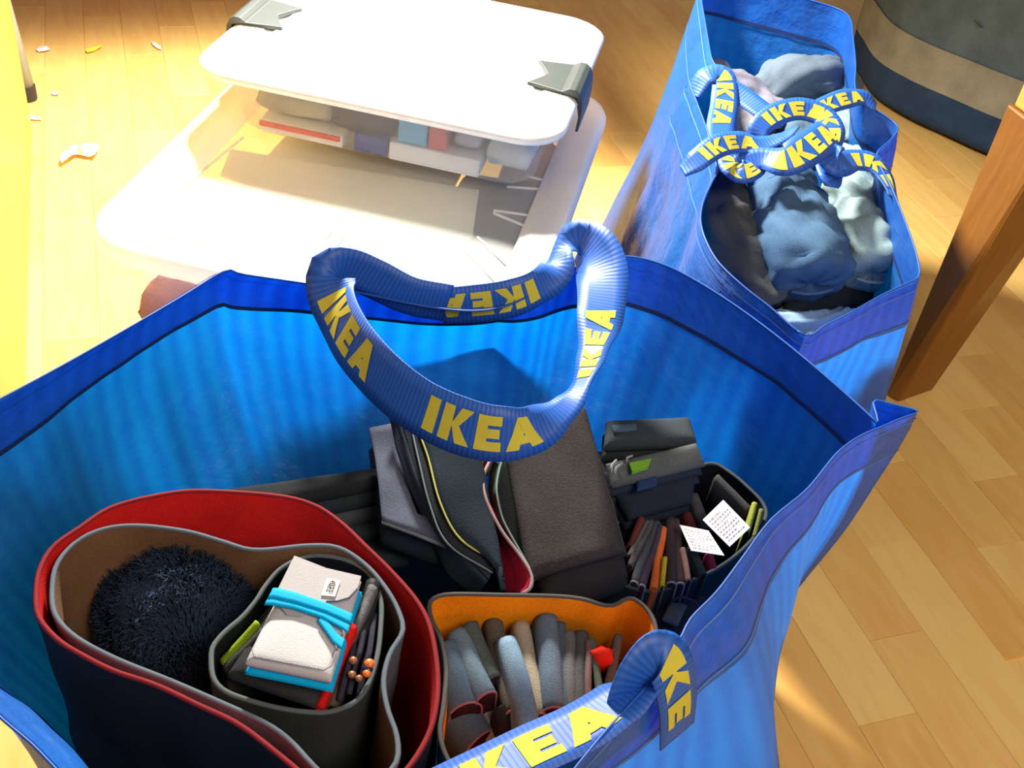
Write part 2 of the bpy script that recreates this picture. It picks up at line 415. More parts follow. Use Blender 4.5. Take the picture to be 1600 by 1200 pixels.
# wooden chair, front left leg in view
ch = thing('wooden_chair', (.75, 1.42, 0), 'orange brown wooden chair leg standing right of the rear blue bag', 'chair')
def prism(bot, top, z0, z1):
    V = [Vector((x, y, z0)) for x, y in bot]+[Vector((x, y, z1)) for x, y in top]
    n = len(bot); return V, [tuple(range(n))[::-1], tuple(range(n, 2*n))]+[(i, (i+1) % n, n+(i+1) % n, n+i) for i in range(n)]
A0, B0, C0 = at(1384, 618), at(1403, 629), at(1457, 610)
D0 = A0+C0-B0
b4 = [(p.x, p.y) for p in (A0, B0, C0, D0)]
t4 = [(.583, 1.397), (.617, 1.305), (.70, 1.345), (.667, 1.437)]
V, F = prism(b4, t4, 0, .442); bevel(mesh('leg', V, F, WOODC, ch, False), .003)
pc = [(.589, 1.392), (.614, 1.332), (.686, 1.362), (.662, 1.424)]
V, F = prism(pc, pc, .4425, .70); bevel(mesh('arm_post', V, F, WOODY, ch, False), .003)
for dx, dy in ((.42, .17), (.60, -.25), (.18, -.42)):
    if (dx, dy) == (.18, -.42): continue
    V, F = prism([(x+dx, y+dy) for x, y in b4], [(x+dx, y+dy) for x, y in t4], 0, .442); bevel(mesh('leg', V, F, WOODC, ch, False), .003)
V, F = prism([(.70, 1.38), (.74, 1.30), (1.22, 1.50), (1.18, 1.58)], [(.70, 1.38), (.74, 1.30), (1.22, 1.50), (1.18, 1.58)], .40, .44); bevel(mesh('seat_rail', V, F, WOODC, ch, False), .003)
V, F = prism([(.72, 1.40), (.80, 1.22), (1.36, 1.28), (1.24, 1.62)], [(.72, 1.40), (.80, 1.22), (1.36, 1.28), (1.24, 1.62)], .4425, .465); bevel(mesh('seat', V, F, WOODC, ch, False), .004)

# added slab behind, unseen above the frame; shaped so its edge cuts the lamp light off the back of the floor
def blocker_pt(P): q = LAMP+(P-LAMP)*((LAMP.z-.74)/LAMP.z); return Vector((q.x, q.y, .74))
e1 = blocker_pt(at(-200, 78)); e2 = blocker_pt(Vector((-.20, 2.54, 0))); e3 = blocker_pt(Vector((.085, 1.84, 0))); e4 = blocker_pt(Vector((.30, 1.92, 0))); e5 = blocker_pt(Vector((.16, 2.62, 0)))
e6 = blocker_pt(Vector((.62, 2.85, 0))); bk = PL*1.2
poly = [e1-PN*.5, e1, e2, e3, e4, e5, e6, e6+bk, e1-PN*.5+bk]
blocker = thing('light_blocker', (e2+bk*.5).xy.to_3d(), 'added light blocking slab behind the boxes, unseen above the frame', 'light_blocker')
V, F = prism([(p.x, p.y) for p in poly], [(p.x, p.y) for p in poly], .74, .765); mesh('blocker_top', V, F, WOODC, blocker, False)
for q in (e6+bk*.93-PN*.1, e1+bk*.93-PN*.4, e6+bk*.55-PN*.06):
    V, F = box(q.x-.025, q.x+.025, q.y-.025, q.y+.025, 0, .74); mesh('leg', V, F, WOODC, blocker, False)

# ------------------------------------------------------------------ scraps on the floor
def scrap(pts, mat, label, h=.003, cat='scrap', curl=.004):
    P = [at(x, y, 0) for x, y in pts]; c = sum(P, Vector())/len(P); V = [c+Vector((0, 0, h+curl))]; n = len(P)
    for i, p in enumerate(P): V.append(p+Vector((0, 0, h+abs(nz(p, 90, curl, i)))))
    for i, p in enumerate(P): V.append(p.lerp(c, .5)+Vector((0, 0, h+curl*.5+nz(p, 150, curl, i+3))))
    F = [(0, n+1+i, n+1+(i+1) % n) for i in range(n)]+[(1+i, 1+(i+1) % n, n+1+(i+1) % n, n+1+i) for i in range(n)]
    o = mesh('paper_scrap', V, F, mat, None, False, solid=.0006); return tag(o, label, cat, 'scraps on the floor')
scrap([(57, 80), (62, 75), (74, 75), (79, 80), (70, 83), (60, 83)], PAPER, 'small white scrap on the floor nearest the cabinet corner')
YS = plain('yellow_paper', (.75, .72, .05), .7)
scrap([(134, 82), (145, 76), (158, 72), (160, 75), (148, 82), (137, 85)], YS, 'narrow yellow paper strip on the shadow edge of the floor')
scrap([(236, 67), (242, 68), (252, 77), (253, 80), (247, 79), (239, 73)], PAPER, 'small white slip on the floor left of the white box lid')
scrap([(80, 148), (86, 145), (93, 148), (91, 151), (84, 151)], PAPER, 'tiny pale scrap on the floor right of the stool foot')
scrap([(40, 185), (50, 184), (64, 187), (66, 190), (55, 190), (44, 188)], PAPER, 'long thin white scrap lying against the cabinet base')
cr = []
for (a, b) in ((98, 250), (104, 243), (110, 236), (120, 235), (132, 236), (145, 236), (152, 234), (157, 240), (152, 246), (150, 252), (142, 250), (132, 249), (122, 247), (112, 248), (106, 258), (98, 262), (95, 258)): cr.append((a, b))
scrap(cr, PAPER, 'large crumpled white paper scrap on the bright floor', .006, curl=.016)

# ------------------------------------------------------------------ storage boxes
BA = R(7.0); BE = Vector((math.cos(BA), -math.sin(BA), 0)); BD = Vector((math.sin(BA), math.cos(BA), 0))
def bx(s, t, z=0): return BE*s+BD*t+Vector((0, 0, z))
def st_(x, y, z): p = at(x, y, z); return p.dot(BE), p.dot(BD)
def rrect(s0, s1, t0, t1, r, z, k=7):
    out = []
    for cs, ct, a0 in ((s1-r, t0+r, -90), (s1-r, t1-r, 0), (s0+r, t1-r, 90), (s0+r, t0+r, 180)):
        for i in range(k):
            a = R(a0+90*i/(k-1)); out.append(bx(cs+r*math.cos(a), ct+r*math.sin(a), z))
    return out
CLEARB = clear('clear_tub', (.86, .88, .84), .55, .22)
CLEARL = clear('milky_lid', (.88, .91, .91), .50, .2)
CLEARRIM = clear('milky_lid_rim', (.93, .94, .95), .97, .25)
CLEARU = clear('clear_box', (.86, .88, .84), .30, .15)
TZ = .30
TS0, TS1, TT0, TT1 = -.622, -.1035, .912, 1.556
tote = thing('storage_tote', bx((TS0+TS1)/2, (TT0+TT1)/2), 'large translucent storage tote with milky lid under the white lidded box', 'tote')
i_ = .033
rings = [rrect(TS0+i_+.03, TS1-i_-.03, TT0+i_+.03, TT1-i_-.03, .05, .004), rrect(TS0+i_+.022, TS1-i_-.022, TT0+i_+.022, TT1-i_-.022, .055, .02),
         rrect(TS0+i_+.008, TS1-i_-.008, TT0+i_+.008, TT1-i_-.008, .06, .20), rrect(TS0+i_, TS1-i_, TT0+i_, TT1-i_, .06, .272)]
V, F = loft(rings); V.append(bx((TS0+TS1)/2, (TT0+TT1)/2, .004)); F += [(j, (j+1) % 28, len(V)-1) for j in range(28)]
mesh('tub', V, F, CLEARB, tote)
# lid: outer skirt, rounded rim, recessed panel
L = lambda i, z, r: rrect(TS0+i, TS1-i, TT0+i, TT1-i, r, z)
V, F = loft([L(.008, .276, .07), L(.001, .279, .075), L(0, .290, .078), L(.004, .299, .076), L(.012, .302, .07), L(.040, .300, .055), L(.052, .294, .05), L(.056, .284, .048)])
lid = mesh('lid', V, F, CLEARRIM, tote)
V, F = loft([L(.056, .2842, .048), L(.08, .286, .045)]); V.append(bx((TS0+TS1)/2, (TT0+TT1)/2, .286)); F += [(28+j, 28+(j+1) % 28, len(V)-1) for j in range(28)]
mesh('lid_panel', V, F, CLEARL, lid)
RIBM = clear('lid_rib', (.95, .96, .96), .85, .2)
ribs = [((300, 381), (421, 340)), ((333, 392), (429, 358)), ((458, 433), (517, 362)), ((512, 408), (540, 362)), ((612, 377), (613, 452)), ((642, 387), (656, 452)), ((723, 387), (783, 448)),
        ((746, 371), (796, 417)), ((796, 417), (821, 354)), ((821, 354), (771, 333)), ((771, 329), (827, 337)), ((827, 337), (846, 296)), ((846, 296), (792, 292)), ((821, 275), (854, 283)), ((854, 283), (875, 238)),
        ((268, 366), (300, 381)), ((240, 330), (380, 215)), ((862, 190), (900, 197)), ((866, 182), (903, 189))]
for a, b in ribs:
    A = at(a[0], a[1], .287); B = at(b[0], b[1], .287); t = (B-A).normalized(); s = Vector((-t.y, t.x, 0))*.0011
    V = [A-s, B-s, B+s, A+s]; V = [v-Vector((0, 0, .001)) for v in V]+[v+Vector((0, 0, .0016)) for v in V]
    mesh('lid_rib', V, [(0, 3, 2, 1), (4, 5, 6, 7), (0, 1, 5, 4), (1, 2, 6, 5), (2, 3, 7, 6), (3, 0, 4, 7)], RIBM, lid, False)
# fabric in the tote
def inbox(name, s0, s1, t0, t1, z0, z1, mat, label, cat, group=None, rot=0, wr=.003, soft=True):
    cs, ct = (s0+s1)/2, (t0+t1)/2; a = R(rot)
    def q(s, t, z): ds, dt = s-cs, t-ct; return bx(cs+ds*math.cos(a)-dt*math.sin(a), ct+ds*math.sin(a)+dt*math.cos(a), z)
    if soft: o = pad(name, (q(s0, t1, z1), q(s1, t1, z1), q(s1, t0, z1), q(s0, t0, z1)), z1-z0, mat, None, 10, wr=wr)
    else:
        V, F = box(s0, s1, t0, t1, z0, z1, lambda v: q(v.x, v.y, v.z)); o = bevel(mesh(name, V, F, mat, None, False), .002)
    return tag(o, label, cat, group)
FT = lambda c: fabric(c, .9, 700, .15)
gt = 'folded fabrics inside the tote'
inbox('folded_fabric', -.56, -.36, .93, 1.12, .16, .262, FT((.40, .24, .28)), 'pink folded fabric inside the tote, front left corner', 'fabric', gt, 4)
inbox('folded_fabric', -.355, -.16, .93, 1.06, .15, .262, FT((.14, .36, .38)), 'teal folded fabric inside the tote, front right corner', 'fabric', gt, -3)
inbox('folded_fabric', -.48, -.30, 1.125, 1.22, .15, .262, FT((.22, .42, .42)), 'sea green folded fabric in the tote behind the pink one', 'fabric', gt, 6)
inbox('folded_fabric', -.285, -.155, 1.07, 1.20, .14, .258, FT((.16, .13, .12)), 'dark brown folded fabric in the tote right side', 'fabric', gt, 3)
inbox('folded_fabric', -.29, -.155, 1.22, 1.36, .14, .255, FT((.10, .11, .13)), 'charcoal folded fabric in the tote beside the clip box', 'fabric', gt, -4)
inbox('folded_fabric', -.24, -.16, 1.37, 1.50, .14, .262, FT((.55, .22, .10)), 'rust orange folded fabric in the tote back right corner', 'fabric', gt, 3)
inbox('folded_fabric', -.56, -.30, 1.24, 1.50, .13, .25, FT((.60, .58, .52)), 'cream folded fabric in the tote below the clip box', 'fabric', gt, 0)
inbox('folded_fabric', -.56, -.16, .93, 1.50, .03, .125, FT((.20, .10, .13)), 'plum fabric pile on the bottom of the tote', 'fabric', gt, 0)
# cream sheet just under the lid
cs_ = [at(360, 236, .268), at(748, 300, .268), at(738, 372, .268), at(700, 385, .268), at(540, 352, .268), at(400, 300, .268), at(345, 275, .268)]
V = cs_+[v+Vector((0, 0, .003)) for v in cs_]; n = 7
tag(mesh('paper_sheet', V, [tuple(range(n))[::-1], tuple(range(n, 2*n))]+[(i, (i+1) % n, n+(i+1) % n, n+i) for i in range(n)], plain('cream_card', (.80, .79, .70), .7), None, False), 'cream card sheet lying under the tote lid in front of the clip box', 'paper')

# upper clip box
US0, US1, UT0, UT1 = -.604, -.131, 1.177, 1.585; UZ = .398
ub = thing('clip_box', bx((US0+US1)/2, (UT0+UT1)/2, TZ), 'shallow clear box with opaque white lid and grey clips on top of the tote', 'box')
zb = .3035
rings = [rrect(US0+.060, US1-.044, UT0+.046, UT1-.05, .03, zb), rrect(US0+.050, US1-.034, UT0+.034, UT1-.04, .036, zb+.010), rrect(US0+.036, US1-.024, UT0+.014, UT1-.025, .04, .384)]
V, F = loft(rings); V.append(bx(-.37, 1.37, zb)); F += [(j, (j+1) % 28, len(V)-1) for j in range(28)]
mesh('tub', V, F, CLEARU, ub)
L = lambda i, z, r: rrect(US0+i, US1-i, UT0+i, UT1-i, r, z)
V, F = loft([L(.016, .383, .04), L(.006, .3815, .052), L(.001, .384, .056), L(0, .390, .058), L(.005, .394, .055), L(.014, .398, .048), L(.045, .398, .03), L(.049, .3955, .028), L(.058, .3955, .026), L(.062, .3985, .024)])
V.append(bx((US0+US1)/2, (UT0+UT1)/2, .3985)); F += [(9*28+j, 9*28+(j+1) % 28, len(V)-1) for j in range(28)]
wl = mesh('lid', V, F, WHITEP, ub)
def clip(side, tc_):
    # tc_ = centre along the edge; side +1 right, -1 left
    e = US1 if side > 0 else US0; h = .045
    prof = [(-.066, .3965), (-.066, .4030), (-.022, .4030), (-.020, .4045), (-.014, .408), (-.006, .408), (.0, .404), (.005, .394), (.0065, .376), (.0055, .352), (.002, .352), (.003, .372), (-.003, .3970)]
    out = []
    for k in range(25):
        f = -1+2*k/24; r_ = []
        for (a, z) in prof:
            a2 = a
            if a < -.05: a2 = a+.016*(1-abs(f))-.004*(f*f)       # swallow tail inner end
            hh = h if a > -.03 else h*.80
            r_.append(bx(e+side*a2, tc_+f*hh, z))
        out.append(r_)
    V, F = loft(out, True, True); return bevel(mesh('clip', V, F, LATCH, wl, False), .0012)
s1_, t1_ = st_(876, 122, .40); clip(1, t1_)
s2_, t2_ = st_(415, 22, .40); clip(-1, max(t2_, 1.36))
# contents of the clip box
g2 = 'things inside the clip box'
def sx(px_): return -.540+(px_-372)/(838-372)*.378
STR = fabric((.42, .40, .26), .8, 300, .5)
inbox('patterned_pouch', sx(378), sx(500), 1.225, 1.42, .325, .366, STR, 'crumpled yellowish grey patterned pouch in the clip box, left end', 'pouch', g2, 3, .006)
co = inbox('carton', sx(392), sx(530), 1.216, 1.30, .308, .324, plain('white_card', (.85, .85, .84), .5), 'flat white carton with red stripe along the clip box front', 'carton', g2, 0, soft=False)
V, F = box(sx(394), sx(526), 1.213, 1.2165, .3175, .3235, lambda v: bx(v.x, v.y, v.z)); mesh('red_stripe', V, F, plain('red_print', (.75, .06, .03), .5), co, False)
inbox('dark_pouch', sx(505), sx(612), 1.232, 1.42, .318, .364, fabric((.09, .07, .11)), 'dark plum cloth pouch in the middle of the clip box', 'pouch', g2, -2)
inbox('blue_case', sx(548), sx(602), 1.217, 1.232, .308, .332, plain('blue_plastic', (.03, .06, .30), .4), 'small dark blue case at the clip box front wall', 'case', g2, 0, soft=False)
inbox('blue_packet', sx(618), sx(664), 1.220, 1.33, .332, .366, plain('sky_blue_card', (.12, .42, .72), .5), 'light blue packet in the clip box beside a red one', 'packet', g2, 0, soft=False)
inbox('red_packet', sx(667), sx(696), 1.220, 1.33, .332, .366, plain('rose_card', (.60, .10, .12), .5), 'rose red packet in the clip box beside the light blue one', 'packet', g2, 0, soft=False)
inbox('white_box', sx(606), sx(752), 1.216, 1.36, .307, .331, plain('white_card2', (.80, .81, .86), .5), 'white flat box in the clip box under the coloured packets', 'box', g2, 0, soft=False)
inbox('white_pouch', sx(704), sx(748), 1.232, 1.40, .332, .364, fabric((.55, .52, .60)), 'lilac white cloth in the clip box right of the red packet', 'cloth', g2, 0)
inbox('white_pouch', sx(756), sx(828), 1.232, 1.45, .310, .362, fabric((.72, .74, .80)), 'pale white cloth bundle at the right end of the clip box', 'cloth', g2, 0)

# ------------------------------------------------------------------ round denim bag at the upper right
dp = [(.685, 2.62), (.680, 2.50), (.700, 2.395), (.755, 2.315), (.83, 2.250), (.91, 2.185), (1.00, 2.130), (1.12, 2.10), (1.26, 2.13), (1.38, 2.25), (1.44, 2.45), (1.42, 2.70), (1.25, 2.88), (1.0, 2.93), (.80, 2.82)]
dl = resample(cat_rom([(x, y, 0) for x, y in dp], 6, True), 90, True); dc = sum(dl, Vector())/90
db = thing('denim_bag', dc, 'round dark denim floor bag with pale tan band in the upper right corner', 'bag')
def dring(z, k=1.0, wr=.006):
    return [Vector((dc.x+(p.x-dc.x)*k+nz((p.x, p.y, z), 7, wr, 1), dc.y+(p.y-dc.y)*k+nz((p.x, p.y, z), 7, wr, 2), z)) for p in dl]
def zrow(z0, z1, k0, k1, n=7): return [dring(z0+(z1-z0)*i/n, k0+(k1-k0)*i/n) for i in range(n+1)]
V, F = loft([dring(.004, .93), dring(.012, .975)]+zrow(.03, .098, .995, 1.01)); V.append(Vector((dc.x, dc.y, .004))); F += [(j, (j+1) % 90, len(V)-1) for j in range(90)]
mesh('navy_base', V, F, fabric((.028, .060, .14)), db)
V, F = loft(zrow(.094, .180, 1.014, 1.014)); mesh('tan_band', V, F, fabric((.27, .28, .24)), db)
V, F = loft(zrow(.178, .60, 1.006, .93, 16)); mesh('denim_upper', V, F, fabric((.10, .15, .19)), db)
V, F = loft([dring(.56, .925, 0), dring(.35, .90), dring(.20, .88)]); mesh('lining', V, F, NAVY, db)
fq = [(at(1512, -20, .26)+Vector((0, 0, .0))), at(1512, 20, .26), at(1530, 42, .25), at(1600, 58, .22), at(1700, 78, .2), at(1700, -20, .3)]
fc = sum(fq, Vector())/6; V = fq+[v+(Vector((dc.x, dc.y, v.z))-v).normalized()*.03 for v in fq]; 
mesh('flap_pocket', V, [tuple(range(6)), tuple(range(6, 12))[::-1]]+[(i, (i+1) % 6, 6+(i+1) % 6, 6+i) for i in range(6)], fabric((.09, .115, .135)), db, False)

# ------------------------------------------------------------------ blue bags
def blue_bag(root, rim_pts, base, hemw=.05, flop=None, seed=1, n=220, bulge=.0, power=1.2, rowsn=16, wr=.007, hem=True, sub=4):
    rim = resample(cat_rom([at(*q[:3]) for q in rim_pts], sub, True), n, True)
    B = []
    bc = Vector(((base[0][0]+base[2][0])/2, (base[0][1]+base[2][1])/2, 0))
    bb = resample(cat_rom([Vector((x, y, 0)) for k in range(4) for (x, y) in
        [(base[k][0]*(1-f)+base[(k+1) % 4][0]*f, base[k][1]*(1-f)+base[(k+1) % 4][1]*f) for f in (.07, .3, .5, .7, .93)]], 4, True), 400, True)
    ang = [math.atan2(p.y-bc.y, p.x-bc.x) for p in bb]
    for p in rim:
        a = math.atan2(p.y-bc.y, p.x-bc.x)
        j = min(range(400), key=lambda k: abs((ang[k]-a+math.pi) % (2*math.pi)-math.pi)); B.append(bb[j])
    # smooth the correspondence
    for _ in range(6): B = [(B[i-1]+B[i]*2+B[(i+1) % n])*.25 for i in range(n)]
    def P(i, v, off=0):
        r_, b_ = rim[i], B[i]; g = v**power
        q = Vector((r_.x+(b_.x-r_.x)*g, r_.y+(b_.y-r_.y)*g, r_.z*(1-v)+.004*v))
        out = Vector((b_.x-bc.x, b_.y-bc.y, 0)).normalized()
        am = min(1, v*3.2)*(1-max(0, v-.85)/.15)
        if flop and v < .11:
            fw = flop(i, r_)*(1-v/.11); q += out*fw*.034; q.z -= fw*.006
        q += out*(bulge*(1+5.0*max(0, out.y)*max(0, min(1, (.06-r_.x)/.08)))*math.sin(math.pi*min(1, v**.6)) + am*(nz((q.x, q.y, q.z*.6), 9, wr*1.6, seed)+nz((q.x*1.2, q.y*1.2, q.z*.35), 26, wr*.55, seed+2)) - off)
        return q
    ul = [0]
    for i in range(n): ul.append(ul[-1]+(rim[(i+1) % n]-rim[i]).length)
    def strip(v0, v1, k, off, name, par, mat):
        V = []; uv = []; F = []
        for r_ in range(k+1):
            v = v0+(v1-v0)*r_/k
            for i in range(n+1): V.append(P(i % n, v, off(v) if callable(off) else off)); uv.append((ul[i], v*.38))
        for r_ in range(k):
            for i in range(n): a = r_*(n+1)+i; F.append((a, a+1, a+n+2, a+n+1))
        return V, uv, F
    V, uv, F = strip(0, 1, rowsn, 0, '', None, TARP)
    V.append(Vector((bc.x, bc.y, .004))); uv.append((0, 0)); b0 = rowsn*(n+1); F += [(b0+i, b0+i+1, len(V)-1) for i in range(n)]
    body = mesh('body', V, F, TARP, root, True, uv)
    if hem:
        V, uv, F = strip(.003, hemw/.38, 4, .0022, '', None, TARP); mesh('hem', V, F, TARP, body, True, uv)
        V, uv, F = strip(hemw/.38*.97, hemw/.38*1.06, 1, .0034, '', None, TARP); mesh('hem_seam', V, F, plain('dark_blue_seam', (.004, .018, .10), .7), body, True)
        for vv, oo in ((.010/.38, -.0010), (hemw/.38, -.0010)):
            V, uv, F = strip(vv, vv+.0016/.38, 1, oo, '', None, TARP); mesh('stitching', V, F, STITCH, body, True)
    path = [P(i, 0) for i in range(n)]; V, F = tube(path+[path[0], path[1]], .0011, 6); mesh('rim_edge', V, F, WEB, body, True, [(0, 0)]*len(V))
    return body, P, rim, B

fbag = thing('blue_shopping_bag', (0, .62, 0), 'large open blue woven bag in front, full of fabric baskets and cloth pouches', 'bag')
z = .38
FR = [(-170, 790, .36), (-130, 720, .37), (-60, 655, .38), (0, 624, z), (100, 570, z), (200, 513, z), (290, 460, z), (352, 423, .385), (376, 428, .385), (430, 436, z), (490, 445, z), (560, 457, z), (620, 470, .378), (680, 481, .375), (740, 486, .375), (790, 478, .376), (840, 455, .38), (885, 425, z), (930, 405, .382), (985, 401, .382), (1040, 415, z), (1090, 440, z), (1150, 478, z), (1210, 522, z), (1262, 564, z), (1320, 614, z), (1366, 656, .38), (1372, 664, .38), (1370, 650, .381), (1364, 628, .382), (1368, 625, .382), (1400, 633, .38), (1432, 641, .38), (1434, 645, .379), (1405, 655, .379), (1378, 667, .379), (1345, 681, .378), (1308, 708, .378), (1262, 764, .377), (1205, 812, .376), (1160, 872, .375), (1120, 925, .375), (1080, 966, .375), (1062, 1000, .375), (1030, 1050, .375), (985, 1100, .374), (940, 1150, .373), (899, 1200, .372), (850, 1262, .37), (780, 1330, .365), (680, 1385, .36), (560, 1400, .35), (440, 1370, .34), (330, 1310, .333), (265, 1250, .335), (218, 1200, .338), (162, 1147, .34), (130, 1117, .342), (91, 1088, .345), (49, 1054, .348), (0, 1029, .35), (-60, 985, .353), (-120, 920, .356), (-165, 850, .358)]
ang15 = R(15); ca, sa = math.cos(ang15), math.sin(ang15)
def rot15(x, y, cx, cy): return (cx+x*ca-y*sa, cy+x*sa+y*ca)
base = [rot15(-.305, -.205, .0, .605), rot15(.315, -.205, .0, .605), rot15(.315, .20, .0, .605), rot15(-.305, .20, .0, .605)]
fbody, FP, frim, fB = blue_bag(fbag, FR, base, seed=3, bulge=.011, power=1.0, n=300, flop=lambda i, p: max(0, min(1, (-.12-p.x)/.05))*max(0, min(1, (.50-p.y)/.06)))

# straps of the front bag
ribbon('handle', RB([(700, 474, .368, .020, 0), (640, 462, .378, .020, 0), (585, 436, .393, .021, 0), (545, 420, .405, .021, 0), (518, 430, .408, .024, -8), (522, 470, .396, .026, 0), (548, 530, .392, .027, 0), (600, 592, .388, .027, 0), (655, 635, .385, .026, 4), (715, 664, .384, .026, 8), (775, 678, .384, .025, 10), (832, 672, .384, .021, 20), (882, 638, .385, .013, 55), (908, 600, .387, .010, 75), (926, 550, .39, .014, 40), (938, 490, .394, .023, 0), (941, 430, .402, .026, 0), (930, 394, .408, .026, -6), (905, 374, .408, .021, -20), (880, 390, .40, .013, -60), (868, 425, .392, .018, -20), (838, 450, .385, .018, 0), (800, 466, .378, .020, 0), (750, 474, .370, .020, 0), (690, 478, .364, .019, 0)], .022),
       fbag, facing=Vector((0, -.98, .2)), letters=(.148, .318, .50, .79), sc=.027, n=170)
ribbon('handle', RB([(640, 1262, .355, .020, 0), (740, 1216, .362, .021, 0), (830, 1172, .366, .021, 0), (910, 1135, .368, .021, 0), (965, 1098, .370, .021, 5), (1010, 1066, .371, .018, 25)], .021),
       fbag, facing=Vector((-.25, .1, .95)), letters=(.02, .15), sc=.034, n=60)
ribbon('handle_loop', RB([(968, 1110, .350, .016, 0), (985, 1078, .372, .018, 0), (1003, 1050, .385, .019, 0), (1024, 1030, .392, .0195, 0), (1044, 1034, .392, .0195, 0), (1055, 1062, .380, .0195, 0), (1060, 1105, .355, .019, 0), (1058, 1150, .325, .018, 0)], .021),
       fbag, facing=Vector((.55, -.55, .63)), letters=((.058, 'KE'),), sc=.030, n=80)

# rear bag
rbag = thing('blue_shopping_bag', (.31, 1.33, 0), 'blue woven bag stuffed with rolled denim, standing behind the front one beside the chair leg', 'bag')
RR = [(1258, 524, .39), (1206, 482, .393), (1160, 446, .396), (1118, 404, .398), (1096, 355, .402), (1098, 318, .40), (1112, 285, .40), (1120, 268, .40), (1116, 243, .402), (1103, 198, .405), (1085, 150, .41), (1078, 128, .415), (1095, 118, .42), (1122, 112, .42), (1112, 92, .425), (1106, 60, .43), (1100, 25, .435), (1096, 0, .44), (1095, -22, .445), (1110, -38, .445), (1180, -22, .44), (1250, -4, .44), (1305, 12, .44), (1328, 28, .44), (1333, 60, .435), (1337, 100, .43), (1336, 135, .425), (1345, 160, .42), (1372, 174, .415), (1399, 193, .41), (1402, 205, .41), (1388, 222, .41), (1370, 240, .41), (1378, 265, .405), (1392, 290, .40), (1410, 335, .395), (1425, 375, .39), (1435, 410, .385), (1436, 432, .38), (1420, 442, .38), (1380, 460, .38), (1330, 488, .38), (1290, 508, .38)]
base2 = [(.135, 1.02), (.455, 1.0), (.475, 1.66), (.105, 1.70)]
rbody, RP, rrim, rB = blue_bag(rbag, RR, base2, seed=8, bulge=.010, power=1.1, n=240, wr=.009)
TIL = Vector((0, -.62, .78))
ribbon('handle', RB([(1082, 150, .405, .012, 40), (1104, 118, .43, .014, 20), (1130, 122, .43, .016, 0), (1132, 160, .415, .018, 0), (1126, 200, .405, .018, 0), (1130, 232, .40, .015, 15), (1150, 240, .398, .012, 40)], .016), rbag, letters=(.05,), sc=.026, n=70)
ribbon('handle', RB([(1128, 130, .425, .012, 0), (1160, 150, .42, .014, 0), (1200, 178, .415, .014, 10), (1228, 192, .412, .011, 30)], .014), rbag, n=40)
ribbon('handle', RB([(1066, 268, .395, .010, 30), (1090, 250, .41, .014, 10), (1122, 228, .42, .015, 0), (1155, 222, .42, .014, 0), (1190, 225, .418, .012, 20), (1222, 214, .425, .011, 40), (1240, 200, .43, .010, 60)], .015), rbag, letters=(.03, .13), sc=.022, n=70)
ribbon('knot', RB([(1183, 222, .41, .010, 30), (1188, 198, .425, .014, 0), (1214, 178, .435, .015, 0), (1250, 170, .438, .015, 0), (1284, 180, .435, .015, 0), (1300, 202, .43, .016, 0), (1298, 232, .42, .014, 20)], .015), rbag, letters=(.03, .10), sc=.024, n=70)
ribbon('handle', RB([(1150, 258, .40, .012, 0), (1190, 248, .41, .014, 0), (1228, 250, .42, .020, 0), (1262, 232, .43, .022, 0), (1292, 210, .43, .020, 0), (1306, 206, .425, .014, 20)], .018), rbag, letters=(.05,), sc=.03, n=60)
ribbon('handle', RB([(1262, 178, .42, .010, 20), (1290, 165, .425, .013, 0), (1318, 155, .43, .014, 0), (1348, 152, .428, .012, 10), (1368, 168, .418, .010, 30)], .013), rbag, letters=(.015,), sc=.022, n=50)
ribbon('handle', RB([(1290, 236, .42, .018, 10), (1310, 252, .415, .020, 0), (1336, 250, .41, .015, 10), (1362, 254, .408, .014, 10), (1382, 275, .40, .012, 20), (1396, 310, .39, .010, 40)], .015), rbag, letters=(.05,), sc=.028, n=60)
ribbon('knot', RB([(1145, 236, .405, .010, 0), (1140, 255, .40, .014, 0), (1158, 268, .40, .015, 0), (1180, 262, .402, .013, 0), (1186, 244, .405, .010, 0)], .013), rbag, letters=(.012,), sc=.022, n=50)
ribbon('knot', RB([(1300, 226, .415, .012, 0), (1296, 256, .405, .018, 0), (1300, 282, .398, .012, 0), (1312, 270, .39, .006, 0)], .015), rbag, n=30)

